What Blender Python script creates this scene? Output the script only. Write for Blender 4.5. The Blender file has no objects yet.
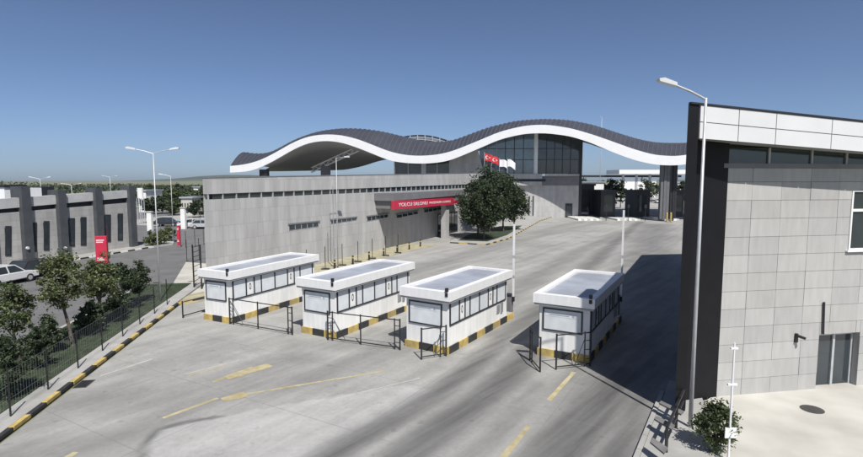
import bpy, math, random
from mathutils import Vector, Matrix
random.seed(11)
R = math.radians
C = bpy.context.scene.collection
sc = bpy.context.scene

# ------------------------------------------------------------------ camera, sky, sun, exposure
H, FPX, YH = 8.0, 520.0, 180.0
PITCH = math.atan((228.5 - YH) / FPX)
cam = bpy.data.cameras.new('camera')
cam.sensor_width = 36.0
cam.lens = 36.0 * FPX / 863.0
cam.clip_end = 12000
camo = bpy.data.objects.new('camera', cam)
C.objects.link(camo)
camo.location = (0, 0, H)
camo.rotation_euler = (math.pi / 2 - PITCH, 0, 0)
sc.camera = camo

SUN_AZ, SUN_EL = 160.0, 53.0          # azimuth clockwise from +Y
w = bpy.data.worlds.new('World')
sc.world = w
w.use_nodes = True
nt = w.node_tree
bg = nt.nodes['Background']
sky = nt.nodes.new('ShaderNodeTexSky')
sky.sky_type = 'NISHITA'
sky.sun_disc = False
sky.sun_elevation = R(SUN_EL)
sky.sun_rotation = R(SUN_AZ)
sky.altitude = 50
sky.air_density = 0.5
sky.dust_density = 0.8
sky.ozone_density = 3.5
nt.links.new(sky.outputs[0], bg.inputs[0])
bg.inputs[1].default_value = 0.10
sl = bpy.data.lights.new('sun', 'SUN')
sl.energy = 4.9
sl.angle = R(0.53)
sl.color = (1.0, 0.965, 0.91)
slo = bpy.data.objects.new('sun', sl)
C.objects.link(slo)
sdir = Vector((math.sin(R(SUN_AZ)) * math.cos(R(SUN_EL)), math.cos(R(SUN_AZ)) * math.cos(R(SUN_EL)), math.sin(R(SUN_EL))))
slo.rotation_euler = sdir.to_track_quat('Z', 'Y').to_euler()
slo.location = (20, -30, 60)
sc.view_settings.view_transform = 'Standard'
sc.view_settings.look = 'None'
sc.view_settings.exposure = 0.15
sc.view_settings.gamma = 1.0
sc.render.engine = 'CYCLES'
sc.cycles.use_denoising = True
sc.cycles.max_bounces = 6
sc.cycles.volume_bounces = 0

# ------------------------------------------------------------------ survey helpers (photograph pixel -> place on a real plane)
def ray(px, py):
    u = (px - 431.5) / FPX
    v = (228.5 - py) / FPX
    return Vector((u, math.cos(PITCH) + v * math.sin(PITCH), -math.sin(PITCH) + v * math.cos(PITCH)))
def G(px, py, z=0.0):
    d = ray(px, py)
    t = (z - H) / d.z
    return Vector((d.x * t, d.y * t, z))
def at(px, py, Y):
    d = ray(px, py)
    t = Y / d.y
    return Vector((d.x * t, Y, H + d.z * t))
class Frame:
    """vertical wall frame: local x along the wall, local -y out of the wall"""
    def __init__(s, o, ang):
        s.o = Vector((o[0], o[1], 0)); s.a = ang
        s.d = Vector((math.cos(ang), math.sin(ang), 0)); s.n = Vector((math.sin(ang), -math.cos(ang), 0))
    def sz(s, px, py, y=0.0):
        d = ray(px, py); c = Vector((0, 0, H))
        p0 = s.o - s.n * y
        t = (p0 - c).dot(s.n) / d.dot(s.n)
        q = c + d * t
        return ((q - s.o).dot(s.d), q.z)
    def pts(s, L, y=0.0):
        return [s.sz(a, b, y) for a, b in L]
    def rect(s, x0, y0, x1, y1, y=0.0):
        return s.pts([(x0, y1), (x1, y1), (x1, y0), (x0, y0)], y)
    def world(s, x, y, z):
        q = s.o + s.d * x - s.n * y
        return Vector((q.x, q.y, z))

# ------------------------------------------------------------------ mesh builder
class MB:
    def __init__(s): s.v = []; s.f = []
    def box(s, x0, x1, y0, y1, z0, z1):
        n = len(s.v)
        s.v += [(x0,y0,z0),(x1,y0,z0),(x1,y1,z0),(x0,y1,z0),(x0,y0,z1),(x1,y0,z1),(x1,y1,z1),(x0,y1,z1)]
        s.f += [tuple(n+i for i in q) for q in ((0,3,2,1),(4,5,6,7),(0,1,5,4),(1,2,6,5),(2,3,7,6),(3,0,4,7))]
        return s
    def prism(s, pts, y0, y1):
        """pts: (x,z) counter-clockwise seen from -y, extruded y0..y1"""
        n = len(s.v); k = len(pts)
        s.v += [(x, y0, z) for x, z in pts] + [(x, y1, z) for x, z in pts]
        s.f.append(tuple(range(n, n+k))); s.f.append(tuple(range(n+2*k-1, n+k-1, -1)))
        for i in range(k):
            j = (i+1) % k
            s.f.append((n+i, n+k+i, n+k+j, n+j))
        return s
    def slab(s, pts, z0, z1):
        """pts: (x,y) counter-clockwise from above, extruded z0..z1"""
        n = len(s.v); k = len(pts)
        s.v += [(p[0], p[1], z0) for p in pts] + [(p[0], p[1], z1) for p in pts]
        s.f.append(tuple(range(n+k-1, n-1, -1))); s.f.append(tuple(range(n+k, n+2*k)))
        for i in range(k):
            j = (i+1) % k
            s.f.append((n+i, n+j, n+k+j, n+k+i))
        return s
    def poly(s, pts):
        n = len(s.v); s.v += [tuple(p) for p in pts]; s.f.append(tuple(range(n, n+len(pts)))); return s
    def tube(s, pts, r, seg=8, cap=True):
        pts = [Vector(p) for p in pts]
        rs = r if isinstance(r, (list, tuple)) else [r]*len(pts)
        n0 = len(s.v); k = len(pts); prev = None
        for i, p in enumerate(pts):
            t = (pts[min(i+1,k-1)] - pts[max(i-1,0)])
            t = t.normalized() if t.length > 1e-9 else Vector((0,0,1))
            a = prev if prev is not None else (Vector((1,0,0)) if abs(t.x) < .8 else Vector((0,1,0)))
            b = t.cross(a).normalized(); a = b.cross(t).normalized(); prev = a
            for j in range(seg):
                q = 2*math.pi*j/seg
                s.v.append(tuple(p + (a*math.cos(q) + b*math.sin(q))*rs[i]))
        for i in range(k-1):
            for j in range(seg):
                j2 = (j+1) % seg
                s.f.append((n0+i*seg+j, n0+i*seg+j2, n0+(i+1)*seg+j2, n0+(i+1)*seg+j))
        if cap:
            s.f.append(tuple(n0+j for j in range(seg-1,-1,-1)))
            s.f.append(tuple(n0+(k-1)*seg+j for j in range(seg)))
        return s
    def bar(s, a, b, wd, ht=None):
        """square bar from a to b"""
        ht = ht or wd
        a = Vector(a); b = Vector(b); t = (b-a).normalized()
        u = Vector((0,0,1)) if abs(t.z) < .9 else Vector((1,0,0))
        sx = t.cross(u).normalized(); up = sx.cross(t).normalized()
        n = len(s.v)
        for p in (a, b):
            for i, j in ((-1,-1),(1,-1),(1,1),(-1,1)):
                s.v.append(tuple(p + sx*(i*wd/2) + up*(j*ht/2)))
        s.f += [tuple(n+i for i in q) for q in ((0,1,2,3),(7,6,5,4),(0,4,5,1),(1,5,6,2),(2,6,7,3),(3,7,4,0))]
        return s
    def grid(s, rows):
        n = len(s.v); k = len(rows[0])
        for r in rows: s.v += [tuple(p) for p in r]
        for i in range(len(rows)-1):
            for j in range(k-1):
                s.f.append((n+i*k+j, n+i*k+j+1, n+(i+1)*k+j+1, n+(i+1)*k+j))
        return s
    def mesh(s, name, smooth=False):
        m = bpy.data.meshes.new(name); m.from_pydata(s.v, [], s.f); m.update()
        if smooth: m.polygons.foreach_set('use_smooth', [True]*len(m.polygons))
        return m
    def build(s, name, mat, parent=None, smooth=False, bevel=0):
        m = s.mesh(name, smooth)
        return link(name, m, mat, parent, bevel)
def link(name, m, mat, parent=None, bevel=0):
    o = bpy.data.objects.new(name, m)
    if mat and not m.materials: m.materials.append(M[mat] if isinstance(mat, str) else mat)
    C.objects.link(o)
    if parent is not None: o.parent = parent
    if bevel:
        b = o.modifiers.new('bevel', 'BEVEL'); b.width = bevel; b.segments = 2; b.limit_method = 'ANGLE'
    return o
def tag(o, label=None, cat=None, group=None, kind=None):
    if label: o['label'] = label
    if cat: o['category'] = cat
    if group: o['group'] = group
    if kind: o['kind'] = kind
    return o
def thing(name, label, cat, loc=(0,0,0), rz=0, group=None):
    o = bpy.data.objects.new(name, None); o.empty_display_size = .3
    C.objects.link(o); o.location = loc; o.rotation_euler = (0,0,rz)
    return tag(o, label, cat, group)
def copy_tree(o, parent=None):
    c = o.copy(); C.objects.link(c); c.parent = parent
    for ch in list(o.children): copy_tree(ch, c)
    return c

# ------------------------------------------------------------------ materials
M = {}
def mat(name, col, rough=.8, var=.12, scale=3.0, metal=0, bump=0, spec=.5, detail=6, stretch=None, grime=0, col2=None, thr=(.3,.7)):
    m = bpy.data.materials.new(name); m.use_nodes = True; n = m.node_tree; L = n.links
    b = n.nodes['Principled BSDF']
    b.inputs['Roughness'].default_value = rough; b.inputs['Metallic'].default_value = metal
    b.inputs['Specular IOR Level'].default_value = spec
    tc = n.nodes.new('ShaderNodeTexCoord'); mp = n.nodes.new('ShaderNodeMapping')
    L.new(tc.outputs['Object'], mp.inputs[0])
    if stretch: mp.inputs['Scale'].default_value = stretch
    nz = n.nodes.new('ShaderNodeTexNoise'); nz.inputs['Scale'].default_value = scale; nz.inputs['Detail'].default_value = detail
    L.new(mp.outputs[0], nz.inputs['Vector'])
    rp = n.nodes.new('ShaderNodeValToRGB')
    rp.color_ramp.elements[0].position = thr[0]; rp.color_ramp.elements[1].position = thr[1]
    c0 = [max(0, c*(1-var)) for c in col]; c1 = [min(1, c*(1+var)) for c in (col2 or col)]
    rp.color_ramp.elements[0].color = (*c0, 1); rp.color_ramp.elements[1].color = (*c1, 1)
    L.new(nz.outputs[0], rp.inputs[0])
    out = rp.outputs[0]
    if grime:
        n2 = n.nodes.new('ShaderNodeTexNoise'); n2.inputs['Scale'].default_value = .35; n2.inputs['Detail'].default_value = 8
        L.new(tc.outputs['Object'], n2.inputs['Vector'])
        mr = n.nodes.new('ShaderNodeMapRange'); mr.inputs[1].default_value = .42; mr.inputs[2].default_value = .7
        mr.inputs[3].default_value = 0; mr.inputs[4].default_value = grime
        L.new(n2.outputs[0], mr.inputs[0])
        mx = n.nodes.new('ShaderNodeMix'); mx.data_type = 'RGBA'; mx.inputs['B'].default_value = (.11,.10,.09,1)
        L.new(mr.outputs[0], mx.inputs['Factor']); L.new(out, mx.inputs['A']); out = mx.outputs['Result']
    L.new(out, b.inputs['Base Color'])
    if bump:
        bp = n.nodes.new('ShaderNodeBump'); bp.inputs['Strength'].default_value = bump; bp.inputs['Distance'].default_value = .02
        L.new(nz.outputs[0], bp.inputs['Height']); L.new(bp.outputs[0], b.inputs['Normal'])
    M[name] = m
    return m
def cladding(name, c1, c2, mortar, bw, bh, offset=.5, rough=.85):
    """thin stone slabs too small in the picture to pick apart: brick pattern in x/z"""
    m = bpy.data.materials.new(name); m.use_nodes = True; n = m.node_tree; L = n.links
    b = n.nodes['Principled BSDF']; b.inputs['Roughness'].default_value = rough
    tc = n.nodes.new('ShaderNodeTexCoord'); sp = n.nodes.new('ShaderNodeSeparateXYZ'); cb = n.nodes.new('ShaderNodeCombineXYZ')
    L.new(tc.outputs['Object'], sp.inputs[0])
    ad = n.nodes.new('ShaderNodeMath'); ad.operation = 'ADD'
    L.new(sp.outputs[0], ad.inputs[0]); L.new(sp.outputs[1], ad.inputs[1])
    L.new(ad.outputs[0], cb.inputs[0]); L.new(sp.outputs[2], cb.inputs[1])
    br = n.nodes.new('ShaderNodeTexBrick'); br.offset = offset
    br.inputs['Color1'].default_value = (*c1,1); br.inputs['Color2'].default_value = (*c2,1); br.inputs['Mortar'].default_value = (*mortar,1)
    br.inputs['Scale'].default_value = 1; br.inputs['Brick Width'].default_value = bw; br.inputs['Row Height'].default_value = bh
    br.inputs['Mortar Size'].default_value = .012; br.inputs['Bias'].default_value = 0
    L.new(cb.outputs[0], br.inputs['Vector'])
    nz = n.nodes.new('ShaderNodeTexNoise'); nz.inputs['Scale'].default_value = .5; nz.inputs['Detail'].default_value = 8
    mp = n.nodes.new('ShaderNodeMapping'); mp.inputs['Scale'].default_value = (2.2, 2.2, .35)
    L.new(tc.outputs['Object'], mp.inputs[0]); L.new(mp.outputs[0], nz.inputs['Vector'])
    mr = n.nodes.new('ShaderNodeMapRange'); mr.inputs[1].default_value = .3; mr.inputs[2].default_value = .7; mr.inputs[3].default_value = .82; mr.inputs[4].default_value = 1.1
    L.new(nz.outputs[0], mr.inputs[0])
    mx = n.nodes.new('ShaderNodeMix'); mx.data_type = 'RGBA'; mx.blend_type = 'MULTIPLY'; mx.inputs['Factor'].default_value = 1
    L.new(br.outputs[0], mx.inputs['A']); L.new(mr.outputs[0], mx.inputs['B'])
    L.new(mx.outputs['Result'], b.inputs['Base Color'])
    bp = n.nodes.new('ShaderNodeBump'); bp.inputs['Strength'].default_value = .5; bp.inputs['Distance'].default_value = .01; bp.invert = True
    L.new(br.outputs[1], bp.inputs['Height']); L.new(bp.outputs[0], b.inputs['Normal'])
    M[name] = m
def glass(name, col, rough=.06, spec=.7):
    m = mat(name, col, rough, .25, .6, spec=spec)
    m.node_tree.nodes['Principled BSDF'].inputs['IOR'].default_value = 1.52
mat('earth', (.20,.18,.12), .95, .3, .05, col2=(.16,.17,.09), bump=.3)
mat('asphalt', (.145,.145,.145), .9, .18, .6, bump=.2, grime=.25)
mat('paving', (.37,.365,.345), .9, .12, 1.2, bump=.15, grime=.25)
mat('pale_concrete', (.50,.485,.44), .9, .10, .8, bump=.15, grime=.22)
mat('dry_verge', (.36,.33,.22), .95, .25, 1.0, bump=.3)
mat('grass', (.032,.046,.022), .95, .45, 2.5, bump=.4)
mat('grass_blade', (.036,.055,.024), .8, .4, 3)
mat('yellow_paint', (.50,.37,.12), .8, .22, 4, grime=.7)
mat('line_yellow', (.50,.40,.17), .8, .22, 3, grime=.35, col2=(.44,.40,.27))
mat('line_faded', (.47,.46,.42), .8, .15, 3)
mat('black_paint', (.032,.032,.032), .7, .3, 4)
mat('white_wall', (.81,.81,.79), .75, .07, 1.6, grime=.16, stretch=(3,3,.35), bump=.05)
mat('white_metal', (.79,.79,.785), .5, .05, 2, grime=.12, stretch=(3,3,.5))
mat('panel_white', (.66,.665,.67), .45, .03, 1, grime=.05)
mat('fascia_white', (.80,.80,.80), .45, .03, 1, grime=.03)
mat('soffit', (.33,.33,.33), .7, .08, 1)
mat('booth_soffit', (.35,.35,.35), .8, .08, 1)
mat('roof_membrane', (.34,.365,.415), .45, .12, 1.2, grime=.28)  # grey-blue membrane, lightened to carry some of the sky's reflection
mat('dark_frame', (.028,.03,.033), .5, .2, 5)
mat('pane_pale', (.66,.69,.71), .12, .10, 1.5)
mat('paper', (.78,.78,.76), .8, .03, 5)
mat('print_grey', (.33,.36,.40), .8, .1, 5)
mat('black_metal', (.02,.02,.022), .45, .3, 5)
mat('steel_grey', (.36,.37,.38), .45, .10, 3, metal=.4)
mat('galv', (.50,.51,.52), .5, .10, 3, metal=.35)
mat('roof_dark', (.050,.053,.065), .55, .14, .5, stretch=(1,.2,1))
mat('roof_back', (.16,.18,.21), .5, .2, .6)
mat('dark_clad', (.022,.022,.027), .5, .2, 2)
mat('fin_shade_black', (.007,.007,.009), .55, .2, 2, spec=.25)  # dark cladding with its shade painted into a near-black base
mat('seam_metal', (.12,.123,.14), .55, .1, 1)
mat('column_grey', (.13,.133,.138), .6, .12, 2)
mat('grey_white', (.50,.50,.49), .7, .08, 1.5, grime=.2)  # greyer white for the fascia of the left building
mat('grey_clad', (.17,.17,.18), .6, .12, 1)
mat('pillar_grey', (.062,.068,.075), .7, .15, 1.5)
mat('red', (.50,.025,.06), .5, .08, 2)
mat('red_flag', (.55,.03,.035), .8, .08, 2)
mat('white_cloth', (.75,.75,.76), .85, .05, 2)
mat('tyre', (.02,.02,.02), .85, .2, 6)
mat('bark', (.10,.085,.07), .95, .3, 8, bump=.5)
mat('hill', (.07,.085,.05), .95, .4, .004)
mat('iron', (.06,.058,.055), .7, .3, 12, bump=.4)
mat('lamp_head', (.62,.63,.64), .4, .05, 4)
mat('interior', (.05,.05,.055), .9, .2, 1)
mat('plank', (.16,.155,.15), .8, .2, 3)
mat('rubber', (.02,.02,.02), .8, .2, 6)
cladding('stone_clad', (.46,.455,.445), (.415,.41,.40), (.34,.335,.325), .6, 1.15)
cladding('stone_clad_left', (.42,.415,.40), (.37,.365,.355), (.28,.28,.27), 1.2, .6)
glass('glass_dark', (.035,.045,.052))
glass('glass_green', (.035,.05,.048))
glass('glass_hall', (.12,.18,.22), .05, .9)  # sky reflection painted in as a lighter blue base
for nm, c in (('stone_a', (.41,.405,.39)), ('stone_b', (.385,.38,.37)), ('stone_c', (.43,.425,.41)), ('stone_d', (.395,.39,.375))):
    mat(nm, c, .85, .07, 2.0, stretch=(2.5,1,.5), bump=.15, grime=.12)
def paint(name, col):
    m = mat(name, col, .3, .03, 2); m.node_tree.nodes['Principled BSDF'].inputs['Coat Weight'].default_value = .5
paint('car_white', (.7,.7,.7)); paint('car_silver', (.45,.46,.47)); paint('car_dark', (.03,.032,.036)); paint('car_blue', (.12,.16,.22))
mat('headlamp', (.75,.76,.78), .15, .05, 4)
def leafmat(name, c0, c1, tr=.25):
    m = mat(name, c0, .6, .35, .9, col2=c1, spec=.3, detail=4)
    n = m.node_tree; b = n.nodes['Principled BSDF']
    out = n.nodes['Material Output']; t = n.nodes.new('ShaderNodeBsdfTranslucent')
    t.inputs[0].default_value = (c1[0]*1.3, c1[1]*1.5, c1[2], 1)
    ge = n.nodes.new('ShaderNodeNewGeometry'); hs = n.nodes.new('ShaderNodeHueSaturation')
    mr = n.nodes.new('ShaderNodeMapRange'); mr.inputs[3].default_value = .45; mr.inputs[4].default_value = 1.65
    mh_ = n.nodes.new('ShaderNodeMapRange'); mh_.inputs[3].default_value = .515; mh_.inputs[4].default_value = .465
    n.links.new(ge.outputs['Random Per Island'], mr.inputs[0]); n.links.new(ge.outputs['Random Per Island'], mh_.inputs[0])
    n.links.new(mr.outputs[0], hs.inputs['Value']); n.links.new(mh_.outputs[0], hs.inputs['Hue'])
    src = b.inputs['Base Color'].links[0].from_socket
    n.links.new(src, hs.inputs['Color']); n.links.new(hs.outputs[0], b.inputs['Base Color'])
    mx = n.nodes.new('ShaderNodeMixShader'); mx.inputs[0].default_value = tr
    n.links.new(b.outputs[0], mx.inputs[1]); n.links.new(t.outputs[0], mx.inputs[2]); n.links.new(mx.outputs[0], out.inputs[0])
leafmat('leaf_light', (.060,.085,.035), (.115,.14,.065))
leafmat('leaf_dark', (.020,.034,.018), (.045,.066,.033), .15)
leafmat('leaf_mid', (.040,.062,.026), (.085,.11,.05))
leafmat('leaf_far', (.030,.048,.027), (.060,.080,.045), .1)

# ------------------------------------------------------------------ plan lines of the place
K0, K1 = Vector((-12.1, 14.6, 0)), Vector((-15.9, 34.6, 0))       # left striped kerb, straightened from G()
K0, K1 = G(0, 441), G(179, 304.5)
KD = (K1 - K0).normalized(); KN = Vector((-KD.y, KD.x, 0))           # KN points left, away from the yard
A0, A1 = G(212, 290), G(397, 246)
FA = Frame(A0, math.atan2(A1.y - A0.y, A1.x - A0.x))                  # long stone wall
B0, B1 = G(716, 398), G(854, 387)
FB = Frame(B0, math.atan2(B1.y - B0.y, B1.x - B0.x))                  # near building on the right
C0, C1 = G(0, 268), G(137, 246.5)
FC = Frame(C0, math.atan2(C1.y - C0.y, C1.x - C0.x))                  # pillared building on the left

# ------------------------------------------------------------------ ground
MB().poly([(-4000,-300,-.06),(4000,-300,-.06),(4000,6000,-.06),(-4000,6000,-.06)]).build('ground', 'earth')['kind'] = 'structure'
# yard: fine grid carrying a tyre-wear attribute along the real vehicle paths
def yard_material():
    m = bpy.data.materials.new('yard_concrete'); m.use_nodes = True; n = m.node_tree; L = n.links
    b = n.nodes['Principled BSDF']; b.inputs['Roughness'].default_value = .85; b.inputs['Specular IOR Level'].default_value = .3
    tc = n.nodes.new('ShaderNodeTexCoord')
    def noise(scale, detail, st=None, rot=0, rough=.6):
        mp = n.nodes.new('ShaderNodeMapping'); mp.inputs['Rotation'].default_value = (0,0,rot)
        L.new(tc.outputs['Object'], mp.inputs[0])
        if st:
            m0 = mp; mp = n.nodes.new('ShaderNodeMapping'); mp.inputs['Scale'].default_value = st; L.new(m0.outputs[0], mp.inputs[0])
        z = n.nodes.new('ShaderNodeTexNoise'); z.inputs['Scale'].default_value = scale; z.inputs['Detail'].default_value = detail; z.inputs['Roughness'].default_value = rough
        L.new(mp.outputs[0], z.inputs['Vector']); return z.outputs[0]
    def rng(x, a, b_, c, d):
        r = n.nodes.new('ShaderNodeMapRange'); r.inputs[1].default_value = a; r.inputs[2].default_value = b_; r.inputs[3].default_value = c; r.inputs[4].default_value = d
        L.new(x, r.inputs[0]); return r.outputs[0]
    def mult(a, b_):
        x = n.nodes.new('ShaderNodeMath'); x.operation = 'MULTIPLY'; L.new(a, x.inputs[0])
        if isinstance(b_, float): x.inputs[1].default_value = b_
        else: L.new(b_, x.inputs[1])
        return x.outputs[0]
    base = n.nodes.new('ShaderNodeValToRGB'); L.new(noise(.12, 6), base.inputs[0])
    base.color_ramp.elements[0].position = .35; base.color_ramp.elements[1].position = .65
    base.color_ramp.elements[0].color = (.325,.32,.30,1); base.color_ramp.elements[1].color = (.40,.395,.375,1)
    # light apron nearer the camera is another pour of concrete: attribute 'pour'
    ap = n.nodes.new('ShaderNodeAttribute'); ap.attribute_name = 'pour'
    m1 = n.nodes.new('ShaderNodeMix'); m1.data_type = 'RGBA'; m1.inputs['B'].default_value = (.44,.435,.42,1)
    L.new(mult(ap.outputs['Fac'], .85), m1.inputs['Factor']); L.new(base.outputs[0], m1.inputs['A'])
    # streaks along the lanes + blotches + fine speckle
    st = rng(noise(.5, 5, (2.4,.16,1), R(34)), .35, .7, 1.05, .80)
    sp = rng(noise(6, 4), .3, .7, .93, 1.06)
    bl = rng(noise(.5, 8, None, 0, .7), .45, .72, 1.0, .84)
    bl = mult(bl, rng(noise(1.9, 3), .64, .70, 1.0, .80)); bl = mult(bl, rng(noise(.28, 10, None, 0, .75), .5, .56, 1.0, .93))
    mm = n.nodes.new('ShaderNodeMix'); mm.data_type = 'RGBA'; mm.blend_type = 'MULTIPLY'; mm.inputs['Factor'].default_value = 1
    L.new(m1.outputs['Result'], mm.inputs['A']); L.new(mult(mult(st, sp), bl), mm.inputs['B'])
    wa = n.nodes.new('ShaderNodeAttribute'); wa.attribute_name = 'wear'
    wf = mult(wa.outputs['Fac'], rng(noise(1.0, 5, (2.0,.12,1), R(40)), .3, .62, .62, 1.0))
    m2 = n.nodes.new('ShaderNodeMix'); m2.data_type = 'RGBA'; m2.inputs['B'].default_value = (.075,.075,.075,1)
    L.new(wf, m2.inputs['Factor']); L.new(mm.outputs['Result'], m2.inputs['A'])
    # saw-cut joints of the cast slabs
    br = n.nodes.new('ShaderNodeTexBrick'); br.offset = 0; br.inputs['Scale'].default_value = 1
    br.inputs['Brick Width'].default_value = 5; br.inputs['Row Height'].default_value = 4.2; br.inputs['Mortar Size'].default_value = .022; br.inputs['Mortar Smooth'].default_value = .3
    mp = n.nodes.new('ShaderNodeMapping'); mp.inputs['Rotation'].default_value = (0,0,R(30)); L.new(tc.outputs['Object'], mp.inputs[0]); L.new(mp.outputs[0], br.inputs['Vector'])
    m3 = n.nodes.new('ShaderNodeMix'); m3.data_type = 'RGBA'; m3.inputs['B'].default_value = (.18,.178,.17,1)
    L.new(mult(br.outputs[1], .45), m3.inputs['Factor']); L.new(m2.outputs['Result'], m3.inputs['A'])
    L.new(m3.outputs['Result'], b.inputs['Base Color'])
    bp = n.nodes.new('ShaderNodeBump'); bp.inputs['Strength'].default_value = .15; bp.inputs['Distance'].default_value = .02
    L.new(noise(14, 6), bp.inputs['Height']); L.new(bp.outputs[0], b.inputs['Normal'])
    return m
def seg_dist(p, a, b):
    ax, ay, bx, by = a[0], a[1], b[0], b[1]
    dx, dy = bx-ax, by-ay; t = max(0, min(1, ((p[0]-ax)*dx+(p[1]-ay)*dy)/(dx*dx+dy*dy)))
    return math.hypot(p[0]-ax-t*dx, p[1]-ay-t*dy)
# vehicle wear paths on the ground (way-points, half width, strength)
PATHS = [([(300,475),(345,446),(395,418),(440,392),(478,362),(506,336)], .48, .85), ([(506,336),(548,305),(585,270),(612,245),(640,222)], .7, .7),
         ([(380,475),(430,436),(470,408),(505,378),(530,350)], .62, .85),
         ([(440,475),(490,440),(515,410),(536,385)], .35, .45),
         ([(545,475),(580,430),(605,395),(622,372)], .8, .95),
         ([(605,475),(626,430),(643,398)], .55, .8),
         ([(640,470),(640,420),(640,370),(640,320),(645,270),(655,225)], 2.2, .6),
         ([(128,475),(142,452),(152,437),(162,428),(190,421),(225,416)], .07, .75),
         ([(0,460),(120,440),(190,405),(240,390),(330,372),(420,345)], .8, .34),
         ([(60,400),(160,398),(230,380),(300,360)], 1.0, .36), ([(0,430),(90,400),(170,362),(215,345)], .9, .25),
         ([(330,300),(420,268),(520,240),(600,222)], 1.2, .3), ([(300,345),(390,345),(420,320)], .7, .25),
         ([(440,262),(520,236),(580,222)], .9, .3), ([(500,300),(560,262),(620,232)], .8, .4)]
PATHS = [([G(*q) for q in p], wd, st) for p, wd, st in PATHS]
POUR = [G(*q) for q in ((155,432),(232,414),(300,402),(400,385),(440,392),(330,450),(300,470),(138,470))]
def inside(p, poly):
    c = False; j = len(poly)-1
    for i in range(len(poly)):
        a, b = poly[i], poly[j]
        if (a[1] > p[1]) != (b[1] > p[1]) and p[0] < (b[0]-a[0])*(p[1]-a[1])/(b[1]-a[1]) + a[0]: c = not c
        j = i
    return c
def build_yard():
    ys = []; y = 9.0
    while y < 150:
        ys.append(y); y += .16 + max(0, y-20)*.012
    rows = []
    for y in ys:
        s = (y - K0.y) / KD.y
        x0 = K0.x + KD.x*s + .12
        x1 = 24 + y*.62
        nx = 190
        rows.append([(x0 + (x1-x0)*i/nx, y, 0) for i in range(nx+1)])
    mb = MB().grid(rows); m = mb.mesh('yard_concrete')
    m.materials.append(yard_material())
    wear = m.attributes.new('wear', 'FLOAT', 'POINT'); pour = m.attributes.new('pour', 'FLOAT', 'POINT')
    wv = []; pv = []
    for v in mb.v:
        t = 0
        for pts, wd, st in PATHS:
            d = min(seg_dist(v, pts[i], pts[i+1]) for i in range(len(pts)-1))
            if d < wd*2: 
                k = max(0, 1 - (d/(wd*2))**2)
                t = max(t, st*k**1.5 if wd > .2 else st*(1 if d < wd else max(0, 1-(d-wd)/.1)))
        wv.append(t); pv.append(1.0 if inside(v, POUR) else 0.0)
    wear.data.foreach_set('value', wv); pour.data.foreach_set('value', pv)
    o = bpy.data.objects.new('yard', m); C.objects.link(o); o['kind'] = 'structure'
build_yard()

# painted markings
def stripe(a, b, wd, m, name, zz=.004):
    a = Vector(a); b = Vector(b); t = (b-a).normalized(); n = Vector((-t.y, t.x, 0))*wd/2
    k = max(2, int((b-a).length/.4)); rows = []
    for i in range(k+1):
        p = a.lerp(b, i/k); e = 1 + random.uniform(-.25,.25)
        rows.append([(p.x-n.x*e, p.y-n.y*e, zz), (p.x+n.x*e, p.y+n.y*e, zz)])
    o = MB().grid([[r[1] for r in rows], [r[0] for r in rows]]).build(name, m); o['kind'] = 'structure'
    return o
for a, b, wd in (((163,418),(218,398),.16), ((213,382),(252,367),.15), ((223,398),(300,385),.14), ((300,385),(384,371),.12),
                 ((549,400),(574,372),.16), ((503,457),(529,426),.18), ((60,462),(76,452),.2), ((188,376),(228,365),.09)):
    stripe(G(*a), G(*b), wd, 'line_yellow', 'road_marking')
for a, b, wd in (((226,378),(270,365),.5), ((222,400),(246,394),.5)):
    stripe(G(*a), G(*b), wd, 'line_yellow', 'road_marking', .008)
for a, b, wd in (((100,376),(152,359),.10), ((186,374),(240,360),.08), ((330,400),(420,378),.06)):
    stripe(G(*a), G(*b), wd, 'line_faded', 'road_marking')

# left: pavement strip, grass strip, road
def along(s, off, z=0): 
    p = K0 + KD*s + KN*off; return (p.x, p.y, z)
LK = (K1-K0).length
def strip(name, o0, o1, z, m, s0=-12, s1=24.5, thick=.12):
    o = MB().slab([along(s0,o1), along(s0,o0), along(s1,o0), along(s1,o1)], z-thick, z).build(name, m); o['kind'] = 'structure'; return o
strip('pavement', .16, 1.0, .13, 'paving')
strip('grass_verge', 1.0, 4.3, .16, 'grass', thick=.2)
strip('verge_kerb', 4.3, 4.5, .17, 'paving', thick=.22)
MB().poly([(-220,-20,-.02), along(-14,4.5,-.02), along(24.5,4.5,-.02), (-17.5,41,-.02),(-13,75,-.02),(5,140,-.02),(-60,140,-.02),(-220,90,-.02)]).build('road', 'asphalt')['kind'] = 'structure'
gb = MB()
for i in range(9000):
    s = random.uniform(-3, 24); o = random.uniform(1.05, 4.25); x, y, z = along(s, o, .155)
    h = random.uniform(.04,.11); a = random.uniform(0, 6.28); dx, dy = math.cos(a)*.012, math.sin(a)*.012
    gb.poly([(x-dx,y-dy,z),(x+dx,y+dy,z),(x+random.uniform(-.04,.04), y+random.uniform(-.04,.04), z+h)])
tag(gb.build('grass', 'grass_blade'), 'short dark green grass under the trees of the left verge', 'grass', kind='stuff')

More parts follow.
